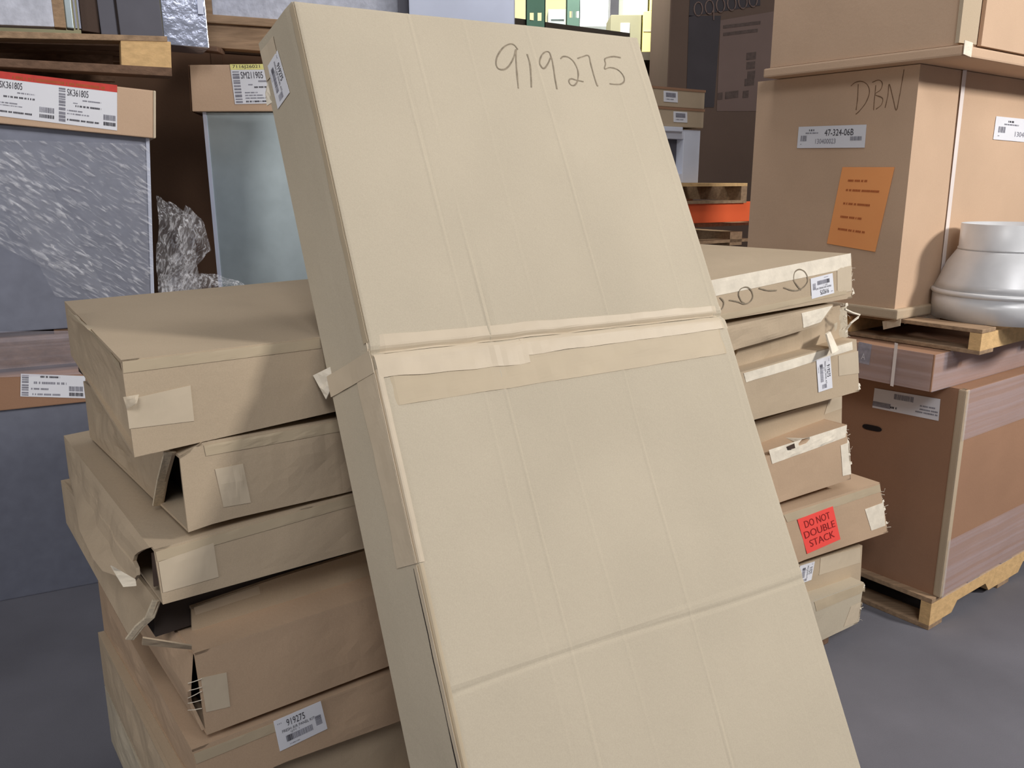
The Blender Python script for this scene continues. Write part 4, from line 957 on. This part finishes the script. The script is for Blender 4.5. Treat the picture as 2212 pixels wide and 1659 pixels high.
# ------------------------------------------------------------------ far shelf things in the bright gap
YF = 7.0
sh = thing('shelf_beam', 'dark far shelf carrying the lit cartons near the bright window', 'shelf', V((1.1, YF+.4, 2.3)))
a, b2 = YP(1180, 112, YF), YP(1436, 112, YF)
mb = MB(); mb.box(V((a.x, YF, a.z-.06)), V((b2.x-a.x, 0, 0)), V((0, .8, 0)), UZ*.06); mb.build('deck', M_BEAMD, sh)
mb = MB(); mb.box(V((b2.x-.08, YF+.1, 0)), V((.07, 0, 0)), V((0, .07, 0)), UZ*(a.z-.06)); mb.build('post', M_GREEN, sh)
mb = MB(); mb.box(V((a.x, YF+.1, 0)), V((.07, 0, 0)), V((0, .07, 0)), UZ*(a.z-.06)); mb.build('post', M_GREEN, sh)
zs_ = a.z
def fbox(name, lbl, cat, x0, x1, y0, y1, Y, dy, m, group=None, z0=None):
    p, q = YP(x0, y1, Y), YP(x1, y0, Y); zb = p.z if z0 is None else z0
    t = thing(name, lbl, cat, V(((p.x+q.x)/2, Y+dy/2, zb)), group)
    mb = MB(); mb.box(V((p.x, Y, zb)), V((q.x-p.x, 0, 0)), V((0, dy, 0)), UZ*(q.z-zb)); mb.build('body', m, t, bevel=.004)
    return t, p, q
zs = a.z+.001
t, p, q = fbox('lit_carton', 'bright cream carton at the right end of the far shelf', 'carton', 1388, 1431, 24, 108, YF+.02, .35, M_YBOX, z0=zs)
mb = MB(); mb.box(V((p.x, YF+.016, lerp(zs, q.z, .5))), V((q.x-p.x, 0, 0)), V((0, .005, 0)), UZ*.01); mb.build('tape', M_TAPE, t)
zq = q.z
t, p, q = fbox('lit_carton', 'small cream carton stacked on the bright one', 'carton', 1405, 1431, -60, 23, YF+.02, .35, M_YBOX, z0=zq+.001)
mb = MB(); mb.box(V((p.x+.03, YF+.016, q.z-.12)), V((.05, 0, 0)), V((0, .005, 0)), UZ*.05); mb.build('label', M_LABEL, t)
t, p, q = fbox('shelf_carton', 'grey-green carton in half shade left of the cream one', 'carton', 1318, 1386, 32, 108, YF+.04, .35, M_GBOX, z0=zs)
mb = MB(); mb.box(V((q.x-.16, YF+.036, q.z-.14)), V((.07, 0, 0)), V((0, .005, 0)), UZ*.08); mb.build('label', M_LABEL, t)
zq = q.z
fbox('shelf_carton', 'pale grey carton on top of the grey-green one', 'carton', 1346, 1402, -60, 31, YF+.06, .3, M_LGREY, z0=zq+.001)
t, p, q = fbox('louvred_unit', 'small light grey louvred unit on the far shelf by the green upright', 'unit', 1184, 1224, 20, 60, YF+.1, .3, M_LGREY, z0=zs)
for k in range(6):
    mb = MB(); mb.box(V((p.x+.02, YF+.09, zs+.05+k*.04)), V((q.x-p.x-.04, 0, 0)), V((0, .012, .0)), UZ*.02); mb.build('louvre', M_GALV2, t)
t, p, q = fbox('dark_post', 'dark steel post just right of the bright window', 'post', 1318, 1344, -80, 38, 9.4, .15, M_DGREY, z0=0)
mb = MB(); mb.box(V((p.x-.06, 9.36, 0)), V((q.x-p.x+.12, 0, 0)), V((0, .24, 0)), UZ*.02); mb.build('base_plate', M_DGREY, t)

t, p, q = fbox('tall_carton', 'dark carton under the far shelf left of the printed one', 'carton', 1290, 1442, 126, 600, YF+.2, .5, M_KDIM, z0=0)
mb = MB(); mb.box(V(((p.x+q.x)/2-.03, YF+.195, 0)), V((.06, 0, 0)), V((0, .006, 0)), UZ*(q.z-.005)); mb.build('tape', M_KRAFT4, t)
